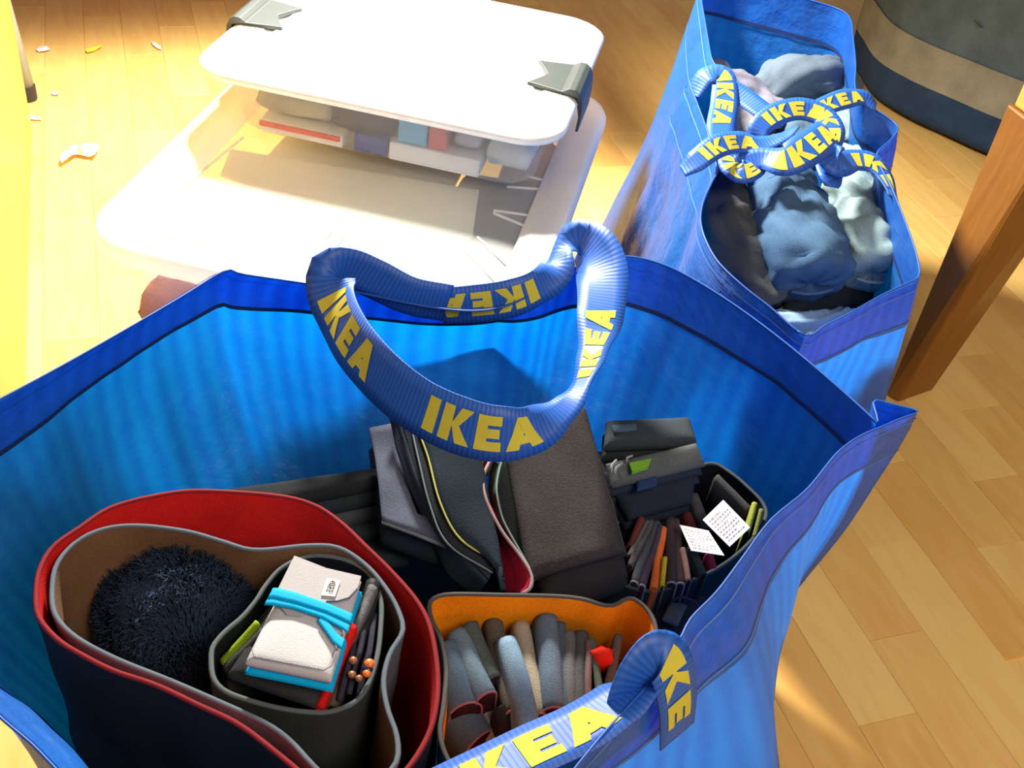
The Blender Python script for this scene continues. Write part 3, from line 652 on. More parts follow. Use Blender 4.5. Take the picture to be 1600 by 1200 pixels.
# denim rolls
def roll(label, ctrl, mat, seed, r=None, ends=True, group='denim rolls in the rear bag', cuff=None, flat=1.0):
    """ctrl: (px, py, z, radius)"""
    pts = cat_rom([at(*c[:3]) for c in ctrl], 8); rsx = []
    for i in range(len(ctrl)-1):
        for k in range(8): rsx.append(ctrl[i][3]*(1-k/8)+ctrl[i+1][3]*k/8)
    rsx.append(ctrl[-1][3]); Lp = len(pts); n = 36; rings = []
    for i, p in enumerate(pts):
        t = (pts[min(i+1, Lp-1)]-pts[max(i-1, 0)]).normalized(); a = t.cross(Vector((0, 0, 1))).normalized(); b = a.cross(t).normalized()
        f = i/(Lp-1); e = 1.0
        rg = []
        for k in range(n):
            q = 2*math.pi*k/n; P = p+a*math.cos(q)*rsx[i]+b*math.sin(q)*rsx[i]*flat
            d = nz((P.x, P.y, P.z), 14, .010, seed)+nz(P, 38, .006, seed+1)-max(0, .35-abs(nz((p.x*16+math.cos(q)*1.2, p.y*22+math.sin(q), seed), 1.3, 1, seed+4)))*.022
            rg.append(P+(P-p).normalized()*d)
        rings.append(rg)
    def capr(c_, r_, dirn):
        out = []
        for s_, dd in ((.96, .006), (.86, .011), (.55, .012), (.25, .010), (.06, .006)):
            out.append([c_+(v-c_)*s_+dirn*dd+Vector((nz(v, 30, .004, seed+k), nz(v, 33, .004, seed+9), nz(v, 30, .004, seed+7)))*(1 if s_ > .1 else 0) for k, v in enumerate(r_)])
        return out
    t0 = (pts[0]-pts[1]).normalized(); t1 = (pts[-1]-pts[-2]).normalized()
    rings = capr(pts[0], rings[0], t0)[::-1]+rings+capr(pts[-1], rings[-1], t1)
    V, F = loft(rings, True, True); lo = pts[Lp//2].copy(); lo.z = min(v.z for v in V)
    t = thing('denim_roll', lo, label, 'fabric', group); mesh('body', V, F, mat, t)
    # gathered end seam
    ce = pts[-1]+t1*.016; a = t1.cross(Vector((0, 0, 1))).normalized()
    V, F = tube([ce-a*rsx[-1]*.5, ce-a*rsx[-1]*.15+t1*.004, ce+a*rsx[-1]*.2+t1*.004, ce+a*rsx[-1]*.5], .0022, 6); mesh('end_seam', V, F, mat, t)
    return t
DG = fabric((.055, .062, .070)); DB1 = fabric((.055, .115, .21)); DL1 = fabric((.25, .36, .38)); DGR = fabric((.11, .15, .20)); DPALE = fabric((.18, .18, .24))
roll('dark grey denim roll at the left of the front row in the rear bag', [(1122, 300, .33, .036), (1135, 335, .325, .038), (1148, 385, .312, .038), (1172, 435, .295, .036), (1196, 470, .28, .033)], DG, 3)
roll('mid blue denim roll in the middle of the front row in the rear bag', [(1196, 255, .335, .044), (1214, 300, .338, .049), (1232, 350, .335, .054), (1250, 400, .326, .056), (1262, 436, .314, .053)], DB1, 5)
roll('pale blue green denim roll at the right of the front row in the rear bag', [(1322, 262, .335, .036), (1332, 300, .333, .041), (1344, 345, .328, .045), (1356, 390, .318, .047), (1362, 420, .308, .044)], DL1, 9)
roll('grey blue denim roll arching along the back wall of the rear bag', [(1205, 148, .33, .036), (1240, 128, .35, .042), (1290, 128, .35, .040), (1322, 142, .33, .034)], DGR, 12)
roll('lilac grey denim roll at the back left rim of the rear bag', [(1120, 110, .36, .022), (1148, 130, .355, .026), (1180, 155, .34, .026), (1205, 185, .33, .024)], DPALE, 14)
roll('faded grey cloth roll under the knotted straps at left in the rear bag', [(1150, 180, .325, .026), (1160, 210, .32, .032), (1150, 255, .32, .030), (1138, 290, .325, .026)], fabric((.24, .25, .28)), 17)
roll('light denim roll with cuff under the knotted straps at right in the rear bag', [(1310, 165, .33, .032), (1328, 195, .33, .036), (1335, 225, .32, .036)], fabric((.20, .27, .31)), 19)
roll('blue grey denim roll under the strap knot in the rear bag', [(1245, 180, .31, .036), (1255, 215, .31, .042), (1248, 245, .30, .040)], fabric((.10, .17, .24)), 21)
roll('near black roll standing in for shade under the front row ends in the rear bag', [(1225, 478, .262, .028), (1290, 462, .262, .032), (1365, 440, .262, .030)], fabric((.018, .022, .028)), 31)  # near black roll added as the shadow below the front rolls
roll('light blue denim roll lying low at the front corner of the rear bag', [(1222, 512, .272, .018), (1265, 518, .275, .020), (1315, 505, .275, .018)], DENIML, 23)
pad('shade_fill', (Vector((.15, 1.6, .24)), Vector((.42, 1.6, .24)), Vector((.405, 1.04, .262)), Vector((.175, 1.02, .262))), .20, NAVY, None, 16, 4, .01)  # dark filler, raised so the gaps under the rolls look shaded
tag(bpy.data.objects['shade_fill'], 'dark filler standing in for shade below the rolls of the rear bag', 'fabric')

# ------------------------------------------------------------------ contents of the front bag
GB = fabric((.10, .12, .14))
pad('shade_layer', (Vector((-.30, .74, .13)), Vector((.24, .84, .13)), Vector((.29, .49, .12)), Vector((-.25, .36, .12))), .10, BLACKF, None, 20, 4, .008)  # near black pad puts the deep shade between the baskets into colour
tag(bpy.data.objects['shade_layer'], 'dark layer standing in for shade on the bottom of the front bag, under the baskets', 'cloth')

redl = [(57, 967), (52, 930), (58, 890), (80, 853), (122, 823), (175, 790), (262, 769), (328, 765), (437, 773), (494, 788), (535, 815), (572, 850), (612, 889), (650, 932), (672, 970), (684, 1020), (688, 1075), (680, 1130), (660, 1175), (630, 1215), (590, 1250), (530, 1262), (480, 1222), (440, 1188), (372, 1136), (306, 1104), (240, 1073), (175, 1051), (125, 1026), (87, 1002)]
basket('fabric_basket', 'largest basket in the front bag, dark denim outside with red lining', redl, .335, .05, NAVY, RED, plain('dark_red_binding', (.20, .012, .018), .8, .2), .90, 120, 'fabric baskets in the front bag', .007)
tanl = [(80, 962), (74, 924), (82, 880), (114, 843), (160, 822), (215, 817), (290, 826), (350, 842), (400, 855), (481, 848), (535, 852), (578, 880), (608, 915), (628, 950), (636, 985), (616, 1020), (606, 1062), (612, 1105), (626, 1145), (628, 1185), (608, 1212), (570, 1232), (530, 1232), (487, 1198), (450, 1158), (411, 1130), (350, 1102), (262, 1065), (175, 1030), (112, 996)]
tanl = [(x+(3 if x < 300 else -3 if x > 500 else 0), y+2) for x, y in tanl]
basket('fabric_basket', 'grey denim basket with tan brown lining nested inside the red lined one', tanl, .330, .06, GREYD, TAN, plain('grey_binding', (.10, .13, .17), .8, .2), .88, 120, 'fabric baskets in the front bag', .0025)
sml = [(326, 1030), (330, 1008), (350, 984), (376, 962), (398, 936), (412, 914), (440, 884), (485, 866), (540, 872), (580, 895), (598, 935), (598, 985), (592, 1030), (577, 1074), (556, 1100), (518, 1115), (483, 1116), (437, 1110), (390, 1098), (350, 1083), (330, 1062)]
basket('fabric_basket', 'small dark denim basket inside the tan lined one, holding the white wallet', sml, .325, .10, fabric((.035, .042, .045)), BLACKF, plain('grey_binding2', (.09, .11, .12), .8, .2), .93, 90, 'fabric baskets in the front bag', .002)

# fluffy dark blue ball
fcn = at(288, 955, .255)
fbq = thing('pompom', fcn-Vector((0, 0, .07)), 'fluffy dark blue yarn ball in the left of the nested baskets', 'yarn ball')
V = []; F = []; rs = random.Random(5); rad = Vector((.064, .058, .056))
nu, nv = 40, 24; rings = []
for i in range(1, nv):
    th = math.pi*i/nv; rings.append([fcn+Vector((rad.x*math.sin(th)*math.cos(2*math.pi*k/nu), rad.y*math.sin(th)*math.sin(2*math.pi*k/nu), rad.z*math.cos(th))) for k in range(nu)])
rings = [[fcn+(v-fcn)*.9 for v in r_] for r_ in rings]
Vb, Fb = loft(rings, True, True); mesh('core', Vb, Fb, fabric((.010, .016, .034)), fbq)
for i in range(14000):
    u = rs.uniform(-.5, .999); a = rs.uniform(0, 2*math.pi); s = math.sqrt(1-u*u); d = Vector((s*math.cos(a), s*math.sin(a), u))
    p = fcn+Vector((d.x*rad.x, d.y*rad.y, d.z*rad.z))*.97
    swirl = Vector((nz(p, 25, 1, 1), nz(p, 25, 1, 2), nz(p, 25, 1, 3)))
    dr = (d*.28+swirl*1.2+Vector((rs.gauss(0, .25), rs.gauss(0, .25), rs.gauss(0, .25)))).normalized(); ln = rs.uniform(.008, .017)
    sd = dr.cross(d).normalized()*.00055; q = p+dr*ln*.55+d*.002; e = p+dr*ln*.9-d*.002; b = len(V)
    V += [p-sd, p+sd, q-sd, q+sd, e]; F += [(b, b+1, b+3, b+2), (b+2, b+3, b+4)]
m_ = fabric((.022, .038, .075), 1.0); fo = mesh('fibres', V, F, m_, fbq, False); fo['kind'] = 'stuff'

# wallets in the small basket
def quad(px4, z): return [at(q[0], q[1], q[2] if len(q) > 2 else z) for q in px4]
pad('dark_wallet', quad([(452, 905), (586, 925), (492, 1096), (352, 1048)], .328), .016, fabric((.030, .033, .038)), None, 12, 5, .001)
tag(bpy.data.objects['dark_wallet'], 'black and grey wallet lying directly under the white wallet', 'wallet', 'wallets in the small basket')
pad('grey_wallet', quad([(430, 925), (560, 915), (500, 1075), (350, 1030)], .308), .014, fabric((.11, .13, .14)), None, 12, 5, .001)
tag(bpy.data.objects['grey_wallet'], 'grey wallet second below the white wallet, its left corner peeking out', 'wallet', 'wallets in the small basket')
WC = fabric((.50, .50, .53), .8, 1100, .08); WC2 = fabric((.38, .37, .40), .8, 1100, .06); CY = fabric((.0, .36, .72), .7, 1100, .1)
ww = thing('white_wallet', at(470, 965, .334), 'white cloth wallet closed with a bright blue elastic band on top in the small basket', 'wallet', 'wallets in the small basket')
WQ = quad([(460, 873), (565, 902), (518, 1058), (382, 1030)], .352)
pad('cover', WQ, .012, WC, ww, 16, 5, .0006, sag=-.002)
def wq(u, v, dz=0): P = WQ[0].lerp(WQ[1], u).lerp(WQ[3].lerp(WQ[2], u), v); P.z += dz; return P
pad('lining_edge', [wq(.04, .05, -.011), wq(1.035, .03, -.011), wq(1.03, 1.03, -.011), wq(.0, 1.03, -.011)], .005, CY, ww, 10, 5, .0005)
fp = [(0, 0), (.5, .035), (1, .02), (1, .16), (.93, .27), (.80, .33), (.66, .36), (.55, .46), (.42, .55), (.25, .56), (.12, .50), (0, .42)]
V = [wq(u, v, .0036) for u, v in fp]+[wq(u, v, .0014) for u, v in fp]; n = len(fp)
mesh('flap', V, [tuple(range(n)), tuple(range(n, 2*n))[::-1]]+[(i, (i+1) % n, n+(i+1) % n, n+i) for i in range(n)], WC2, ww, False)
V, F = tube([wq(u, v, .0040) for u, v in fp[3:7]], .0007, 6); mesh('flap_piping', V, F, fabric((.10, .13, .19)), ww)
lp = [(.05, .93), (.1, .985), (.9, .975), (.965, .93), (.985, .62)]
V, F = tube([wq(u, v, .0028) for u, v in lp], .0005, 6); mesh('seam', V, F, fabric((.22, .22, .26)), ww)
def band(pts, wv, mat, nm, dz=.0065):
    top = []; bot = []
    for u, v in pts: top.append(wq(u, v-wv, dz)); bot.append(wq(u, v+wv, dz))
    return ruled(nm, top, bot, mat, ww, .0016, 3, .0006, 30)
band([(-.045, .435), (.0, .42), (.3, .42), (.7, .44), (1.0, .48), (1.05, .49)], .045, CY, 'elastic_band')
band([(-.05, .50), (.0, .485), (.3, .475), (.7, .50), (1.0, .56), (1.05, .585)], .040, CY, 'elastic_band', .0056)
band([(.66, .53), (.78, .60), (.92, .69), (1.03, .73)], .045, CY, 'elastic_band', .0048)
tq = [wq(.56, .15, .0052), wq(.75, .14, .0052), wq(.75, .30, .0052), wq(.57, .32, .0052)]
V = tq+[v-Vector((0, 0, .001)) for v in tq]
tg = mesh('price_tag', V, [(0, 1, 2, 3), (7, 6, 5, 4), (0, 4, 5, 1), (1, 5, 6, 2), (2, 6, 7, 3), (3, 7, 4, 0)], PAPER, ww, False)
INK = plain('ink', (.02, .02, .03), .8)
# handwritten price, turned sideways
strokes = [[(.30, .12), (.30, .42), (.44, .40), (.52, .28), (.46, .14), (.40, .10)], [(.30, .40), (.22, .44)],
           [(.30, .0)]]
def five(o): return [[(0, .9), (0, .1), (.45, .15), (.42, .75), (.75, .9), (1, .5), (.9, .1)]]
def glyph(paths, cx_, w_):
    V = []; F = []
    for pth in paths:
        pp = []
        for a, b in pth:
            uu = .30+.45*(a); vv = cx_+w_*(1-b)
            P = tq[0].lerp(tq[1], uu).lerp(tq[3].lerp(tq[2], uu), vv); P.z += .0006; pp.append(P)
        a_, b_ = tube(pp, .00035, 5); k = len(V); V += a_; F += [tuple(i+k for i in f) for f in b_]
    return V, F
VV = []; FF = []
for cx_, paths in ((.66, [[(0, .1), (.0, .9), (.45, .85), (.45, .15), (.7, .05), (1, .4), (.9, .9)]]), (.46, [[(0, .1), (.0, .9), (.45, .85), (.45, .15), (.7, .05), (1, .4), (.9, .9)]]), (.27, [[(.0, .5), (.15, .1), (.8, .1), (1, .5), (.8, .9), (.15, .9), (0, .5)]]), (.08, [[(.1, .1), (.5, .9), (.9, .1)], [(.4, .95), (.4, .3)]])):
    a_, b_ = glyph(paths, cx_, .15); k = len(VV); VV += a_; FF += [tuple(i+k for i in f) for f in b_]
mesh('price_text', VV, FF, INK, tg)

def slab2(name, label, cat, A, B, depth, th, mat, group, lean=(0, 0), lining=None, edge=None, wr=.0012, sec=None):
    """upright folded cloth: ridge from A to B (px, py, z), hanging down by depth, th thick"""
    a = at(*A); b = at(*B); t = (b-a).normalized(); s = Vector((t.y, -t.x, 0)).normalized(); n = 14; rings = []
    seed = random.random()*40; ln = Vector((lean[0], lean[1], 0))
    prof = []
    for q in (0, 25, 50, 75, 90): prof.append((math.cos(R(q)), math.sin(R(q))-1))
    prof = [(1, -99)]+prof+[(-x, y_) for x, y_ in prof[::-1][1:]]+[(-1, -99)]
    for i in range(n+1):
        f = i/n; c = a.lerp(b, f); r_ = []
        for x, y_ in prof:
            dz = -depth if y_ == -99 else y_*th*.5
            wv = Vector((nz(c, 30, wr, seed), nz(c, 30, wr, seed+3), nz(c, 30, wr, seed+5)))
            r_.append(c+s*x*th*.5*(1.25 if y_ == -99 else 1)+Vector((0, 0, dz))+ln*(-dz)+wv)
        rings.append(r_)
    root = thing(name, (a+b)*.5-Vector((0, 0, depth)), label, cat, group)
    V, F = loft(rings, False); mesh('cover', V, F, mat, root, True, solid=.0016)
    if lining is not None:
        rings2 = [[a.lerp(b, -.0+(1.02)*i/n)+(v-a.lerp(b, i/n))*.80-Vector((0, 0, .0015)) for v in r_] for i, r_ in enumerate(rings)]
        V, F = loft(rings2, False); k = len(rings2[0]); F += [tuple(range(k)), tuple(range(n*k, (n+1)*k))[::-1]]
        mesh('lining', V, F, lining, root, True)
    if edge is not None:
        V, F = tube(rings[-1], .0011, 6); mesh('edging', V, F, edge, root)
    return root

EDG = plain('pink_edging', (.32, .12, .16), .8, .2); EDG2 = plain('grey_edging', (.20, .24, .24), .8, .2); DKL = fabric((.030, .008, .012))
g3 = 'wallets in the small basket'
slab2('red_edged_wallet', 'wallet with a red edge standing right of the white wallet', 'wallet', (552, 975, .345), (497, 1105, .32), .05, .005, RED, g3, (0, 0), RED)
slab2('brown_wallet', 'thin brown wallet standing between the red edge and the cords', 'wallet', (565, 960, .335), (516, 1104, .315), .05, .006, fabric((.10, .08, .06)), g3, lining=DKL)
slab2('black_wallet', 'black glossy wallet at the right wall of the small basket', 'wallet', (584, 905, .335), (560, 1000, .33), .05, .010, fabric((.020, .022, .026), .5), g3, lining=DKL)
slab2('plaid_wallet', 'dark grey checked wallet tucked behind the white wallet corner', 'wallet', (583, 915, .34), (545, 1000, .335), .03, .006, fabric((.12, .12, .13), .8, 300, .5), g3, lining=DKL)
slab2('green_wallet', 'wallet with lime green edge at the left end of the small basket', 'wallet', (402, 972, .335), (345, 1035, .31), .05, .006, fabric((.25, .38, .02)), g3, lining=DKL)
slab2('charcoal_wallet', 'charcoal wallet between the lime edged one and the white wallet', 'wallet', (412, 985, .335), (350, 1046, .31), .05, .009, fabric((.06, .065, .07)), g3, lining=DKL)
def bead(x, y, z, r, mat, lab):
    c = at(x, y, z); V, F = loft([[c+Vector((r*math.sin(math.pi*i/8)*math.cos(k*math.pi/6), r*math.sin(math.pi*i/8)*math.sin(k*math.pi/6), r*.8*math.cos(math.pi*i/8))) for k in range(12)] for i in range(1, 8)], True, True)
    return tag(mesh('bead', V, F, mat, None), lab, 'bead', 'beads on dark cords in the small basket')
OB = plain('orange_bead', (.80, .16, .02), .3); BB = plain('brown_bead', (.25, .10, .04), .3); NB = plain('navy_bead', (.012, .016, .06), .3)
bead(577, 1037, .337, .0040, OB, 'larger upper orange bead on dark cord in the small basket')
bead(573, 1052, .335, .0032, OB, 'smaller lower orange bead on dark cord in the small basket')
bead(552, 1032, .335, .0032, BB, 'brown bead left of the upper orange bead'); bead(550, 1054, .333, .0030, BB, 'brown bead left of the lower orange bead')
bead(561, 1060, .333, .0028, BB, 'lowest small brown bead in the small basket'); bead(574, 1045, .335, .0042, NB, 'navy bead threaded between the two orange beads')
for i, (a, b, lab) in enumerate((((585, 960), (560, 1090), 'rightmost dark cord running under the orange beads'), ((572, 955), (545, 1085), 'middle dark cord beside the brown beads'), ((560, 965), (530, 1095), 'leftmost dark cord next to the brown wallet'))):
    pts = cat_rom([at(a[0], a[1], .325), at((a[0]+b[0])/2+5, (a[1]+b[1])/2-8, .332), at((a[0]+b[0])/2-2, (a[1]+b[1])/2+14, .330), at(b[0], b[1], .318)], 8)
    V, F = tube(pts, .0022, 8); tag(mesh('cord', V, F, fabric((.03, .03, .05)), None), lab, 'cord', 'dark cords in the small basket')

# orange lined basket with folded pouches
orl = [(667, 948), (674, 934), (703, 926), (784, 927), (870, 929), (913, 934), (942, 943), (959, 943), (973, 935), (990, 933), (1011, 948), (1025, 970), (1028, 995), (1014, 1022), (985, 1055), (956, 1095), (925, 1140), (880, 1185), (800, 1230), (735, 1235), (700, 1195), (684, 1150), (690, 1100), (694, 1045), (686, 1000), (672, 972)]
basket('fabric_basket', 'grey denim basket with bright orange lining, right of the red lined one', orl, .285, .08, GREYD, ORANGE, plain('dark_grey_binding', (.07, .065, .065), .8, .2), .90, 110, 'fabric baskets in the front bag', .003)
g4 = 'folded cloth pouches in the orange lined basket'
Z4 = .262
def po(label, A, B, th, mat, z0=Z4, dz=-.012, dep=.10, lin=DKL, edge=None):
    slab2('folded_pouch', label, 'pouch', (*A, z0), (*B, z0+dz), dep, th, mat, g4, lining=lin, edge=edge, wr=.002)
B1 = fabric((.075, .12, .175)); B2 = fabric((.12, .18, .245)); GR1 = fabric((.07, .09, .085)); BR1 = fabric((.09, .08, .065)); GD = fabric((.055, .057, .06))
po('leftmost grey blue folded pouch in the orange lined basket', (700, 1000), (730, 1098), .028, B1, edge=EDG)
po('light blue grey folded pouch second from left in the orange lined basket', (713, 982), (762, 1082), .018, B2, Z4, -.008, edge=EDG)
po('grey green folded pouch third from left in the orange lined basket', (734, 972), (772, 1058), .016, GR1)
po('brown grey folded pouch left of the bright blue one', (770, 964), (806, 1110), .016, BR1, Z4-.004, edge=EDG)
po('brightest light blue denim pouch, longest in the orange lined basket', (794, 993), (836, 1150), .017, fabric((.18, .29, .42)), Z4+.006, -.006)
po('khaki beige folded pouch in the orange lined basket', (815, 971), (844, 1114), .014, KHAKI, edge=EDG)
po('thin dark grey pouch right of the khaki one', (838, 978), (852, 1098), .008, GD, Z4-.006)
po('thick denim blue pouch standing tallest near the orange back wall', (856, 957), (868, 1104), .019, fabric((.11, .155, .22)), Z4+.006, edge=EDG)
po('slim slate pouch right of the thick denim blue one', (876, 971), (884, 1112), .009, fabric((.07, .10, .13)), edge=EDG)
po('mottled grey pouch with cream top edge, right half of the orange basket', (890, 985), (893, 1116), .011, fabric((.12, .13, .14)))
po('wide dark grey pouch in the right half of the orange basket', (909, 985), (903, 1118), .012, fabric((.075, .085, .085)))
po('thin mauve pouch right of the wide dark grey one', (919, 1000), (921, 1112), .004, fabric((.17, .11, .12)))
po('thin grey green pouch right of the mauve one', (925, 998), (941, 1096), .005, fabric((.09, .13, .11)))
po('curved grey pouch leaning at the orange right wall', (966, 990), (949, 1080), .006, fabric((.13, .13, .14)))
po('wide open fold of grey blue denim at the near left of the orange basket', (722, 1098), (752, 1148), .034, B1, Z4-.022, -.014, .08, edge=EDG)
po('pale denim fold with pink edge lying under the grey blue ones', (748, 1090), (785, 1138), .030, fabric((.22, .25, .28)), Z4-.028, -.016, .07, edge=EDG)
po('dark fold right of the pale denim one with pink edge', (786, 1100), (806, 1150), .016, fabric((.025, .022, .03)), Z4-.018, -.012, .07, edge=EDG)
rq = at(942, 1020, .262); V, F = loft([[rq+Vector((r_*math.cos(k*math.pi/5)*(1.0 if k % 2 else .72), r_*.7*math.sin(k*math.pi/5)*(1 if k % 2 else .72), h_)) for k in range(10)] for r_, h_ in ((.010, -.03), (.0125, -.008), (.011, .0), (.006, .004), (.001, .005))], True, True)
tag(mesh('red_felt_flower', V, F, plain('red_felt', (.75, .03, .02), .9, .1), None), 'small bright red felt flower in the right of the orange basket', 'flower')

# cloths behind: dark stack at left, covers, brown grey slab, folded cloths
g5 = 'dark folded cloths stacked behind the red lined basket'
for i, (q, m, lab) in enumerate([
    ([(330, 762), (612, 722), (616, 745), (340, 800)], fabric((.018, .022, .026)), 'topmost black folded cloth of the stack behind the red lined basket'),
    ([(380, 790), (612, 752), (616, 768), (390, 815)], fabric((.022, .030, .038)), 'second dark folded cloth behind the red lined basket, just below the top one'),
    ([(430, 800), (612, 778), (616, 792), (440, 830)], fabric((.055, .065, .082)), 'slate grey folded cloth, third of the stack behind the red lined basket'),
    ([(470, 822), (614, 803), (618, 822), (480, 850)], fabric((.030, .040, .048)), 'dark slate folded cloth, fourth of the stack behind the red lined basket'),
    ([(520, 845), (630, 830), (640, 870), (560, 880)], fabric((.018, .026, .032)), 'lowest black cloth of the stack behind the red lined basket')]):
    zt = .288-.014*i; tag(pad('folded_cloth', quad(q, zt), .020, m, None, 14, 4, .0015), lab, 'cloth', g5)

sl = thing('denim_pouch', at(640, 760, .20), 'grey lavender denim pouch with a buttonhole slot, behind the red lined basket', 'pouch')
LA = P2([(577, 672, .315), (586, 715, .308), (592, 765, .300), (597, 816, .290)]); LB = P2([(640, 660, .318), (655, 730, .305), (672, 790, .295), (704, 856, .285)])
A_ = resample(LA, 16); B_ = resample(LB, 16); V = []; F = []; m1 = 14
for i in range(16):
    for k in range(m1+1):
        p = A_[i].lerp(B_[i], k/m1); V.append(p+Vector((0, 0, nz(p, 25, .003, 5))))
for i in range(15):
    for k in range(m1):
        if 8 <= i <= 11 and 9 <= k <= 10: continue
        F.append((i*(m1+1)+k, i*(m1+1)+k+1, (i+2-1)*(m1+1)+k+1, (i+1)*(m1+1)+k))
mesh('front_face', V, F, SLATE, sl, True, solid=.004)
V, F = box(-.5, .5, -.5, .5, 0, 1); 
pad('inner_layer', [A_[0]-Vector((0, 0, .010)), B_[0]-Vector((0, 0, .010)), B_[-1]-Vector((0, 0, .012)), A_[-1]-Vector((0, 0, .012))], .05, fabric((.020, .030, .045)), sl, 12, 4, .002)
V, F = tube([A_[-1], A_[-1].lerp(B_[-1], .5)+Vector((0, 0, .001)), B_[-1]], .0022, 8); mesh('hem_roll', V, F, fabric((.16, .17, .20)), sl)

cv = thing('fabric_covers', at(715, 800, .2), 'bundle of navy fabric covers with yellow and red edges left of the brown grey slab', 'fabric')
EL = [(645, 632, .345), (652, 668, .338), (668, 713, .330), (687, 784, .316), (719, 841, .302), (781, 878, .292)]
ER = [(738, 655, .340), (744, 694, .334), (757, 745, .324), (766, 800, .312), (778, 850, .302), (786, 922, .286)]
A_ = resample(cat_rom(P2(EL), 6), 30); B_ = resample(cat_rom(P2(ER), 6), 30)
rings = [[a.lerp(b, k/8)+Vector((0, 0, .004*math.sin(math.pi*k/8)+nz(a.lerp(b, k/8), 18, .003, 2))) for k in range(9)] for a, b in zip(A_, B_)]
V, F = loft(rings, False); mesh('navy_face', V, F, fabric((.017, .027, .040)), cv, True, solid=.005)
dn = Vector((0, 0, -.05))
pad('navy_body', [A_[0]-Vector((0, 0, .004)), B_[0]-Vector((0, 0, .004)), B_[-1]-Vector((0, 0, .004)), A_[-1]-Vector((0, 0, .004))], .05, fabric((.012, .016, .022)), cv, 12, 4, .001)
def edge(pts, mat, nm, r=.0011, par=None): V, F = tube(resample(cat_rom(P2(pts), 6), 40), r, 6); return mesh(nm, V, F, mat, par or cv)
edge([(p[0]+1, p[1]+2, p[2]+.002) for p in EL], plain('lime_yellow_edge', (.42, .42, .10), .7), 'yellow_edging', .0010)
edge([(640, 640, .344), (644, 672, .338), (655, 722, .329), (672, 790, .314), (700, 850, .300), (770, 895, .286)], plain('grey_edge', (.13, .17, .20), .7), 'grey_edging', .0010)
# thin dark sheets fanned out on the left
s1 = P2([(601, 619, .345), (622, 640, .34), (636, 690, .33), (652, 745, .32), (690, 830, .30), (762, 905, .28)])
s2 = P2([(640, 634, .345), (646, 668, .336), (660, 718, .326), (678, 788, .312), (712, 848, .298), (772, 886, .288)])
ruled('dark_sheet', s1, s2, fabric((.020, .026, .032)), cv, .003, 6, .002)
ge = P2([(640, 640, .3435), (644, 672, .3375), (655, 722, .3285), (672, 790, .3135), (700, 850, .2995), (770, 895, .2855)])
ruled('dark_sheet', ge, P2([(q[0]+3, q[1], q[2]-.003) for q in EL]), fabric((.018, .022, .028)), cv, .003, 4)
s0 = P2([(612, 650, .33), (622, 700, .32), (640, 760, .305), (668, 830, .28), (700, 900, .25), (740, 935, .23)])
ruled('dark_sheet', s1, s0, fabric((.030, .040, .060)), cv, .003, 6, .002)
# red sheet
r1 = P2([(775, 706, .330), (762, 728, .328), (755, 748, .325), (760, 782, .318), (783, 828, .306), (811, 866, .296), (830, 897, .290), (829, 918, .285), (815, 928, .280)])
r2 = P2([(750, 700, .300), (750, 730, .300), (757, 760, .298), (768, 800, .290), (774, 840, .280), (782, 880, .270), (786, 905, .262), (788, 922, .258), (790, 930, .255)])
ruled('red_sheet', r1, r2, fabric((.36, .010, .035), .85), cv, .002, 8, .001, 40)
V, F = tube(resample(cat_rom(r1, 4), 40), .0016, 6); mesh('pale_edging', V, F, plain('pale_pink_edge', (.30, .22, .24), .8), cv)
g1 = P2([(789, 706, .328), (780, 735, .325), (776, 767, .320), (786, 812, .308), (812, 860, .297), (830, 892, .291)])
g2_ = P2([(777, 708, .32), (766, 740, .315), (765, 770, .308), (775, 815, .296), (800, 862, .282), (822, 895, .274)])
ruled('green_sheet', g1, g2_, fabric((.050, .075, .060)), cv, .0016, 5, .001, 40)
V, F = tube(resample(cat_rom(g1, 4), 40), .0009, 6); mesh('green_edging', V, F, plain('grey_green_edge', (.16, .24, .22), .8), cv)
pad('black_lining', P2([(768, 700, .30), (800, 700, .30), (850, 900, .262), (800, 905, .255)]), .03, fabric((.010, .013, .014)), cv, 8)
tw_ = P2([(744, 738, .322), (757, 712, .328), (772, 700, .33)]); ruled('cream_sheet', tw_, [p-Vector((0, 0, .03)) for p in tw_], KHAKI, cv, .0015, 3)

sb = thing('folded_cloth', at(885, 780, .22), 'large folded brown grey cloth slab in the middle of the front bag', 'cloth')
SQ = [(786, 662, .338), (915, 630, .343), (981, 858, .300), (828, 902, .292)]
for i in range(3):
    pad('fold', [at(q[0]+i*1.5, q[1]+i*2.0, q[2]-.016*i) for q in SQ], .017, fabric((.034, .031, .033), .95, 600, .4), sb, 18, 5, .0022)
tag(pad('folded_cloth', quad([(795, 700), (955, 680), (990, 880), (850, 920)], .283), .06, fabric((.020, .018, .020)), None, 12, 4, .004), 'black cloth lying under the brown grey folded slab', 'cloth')

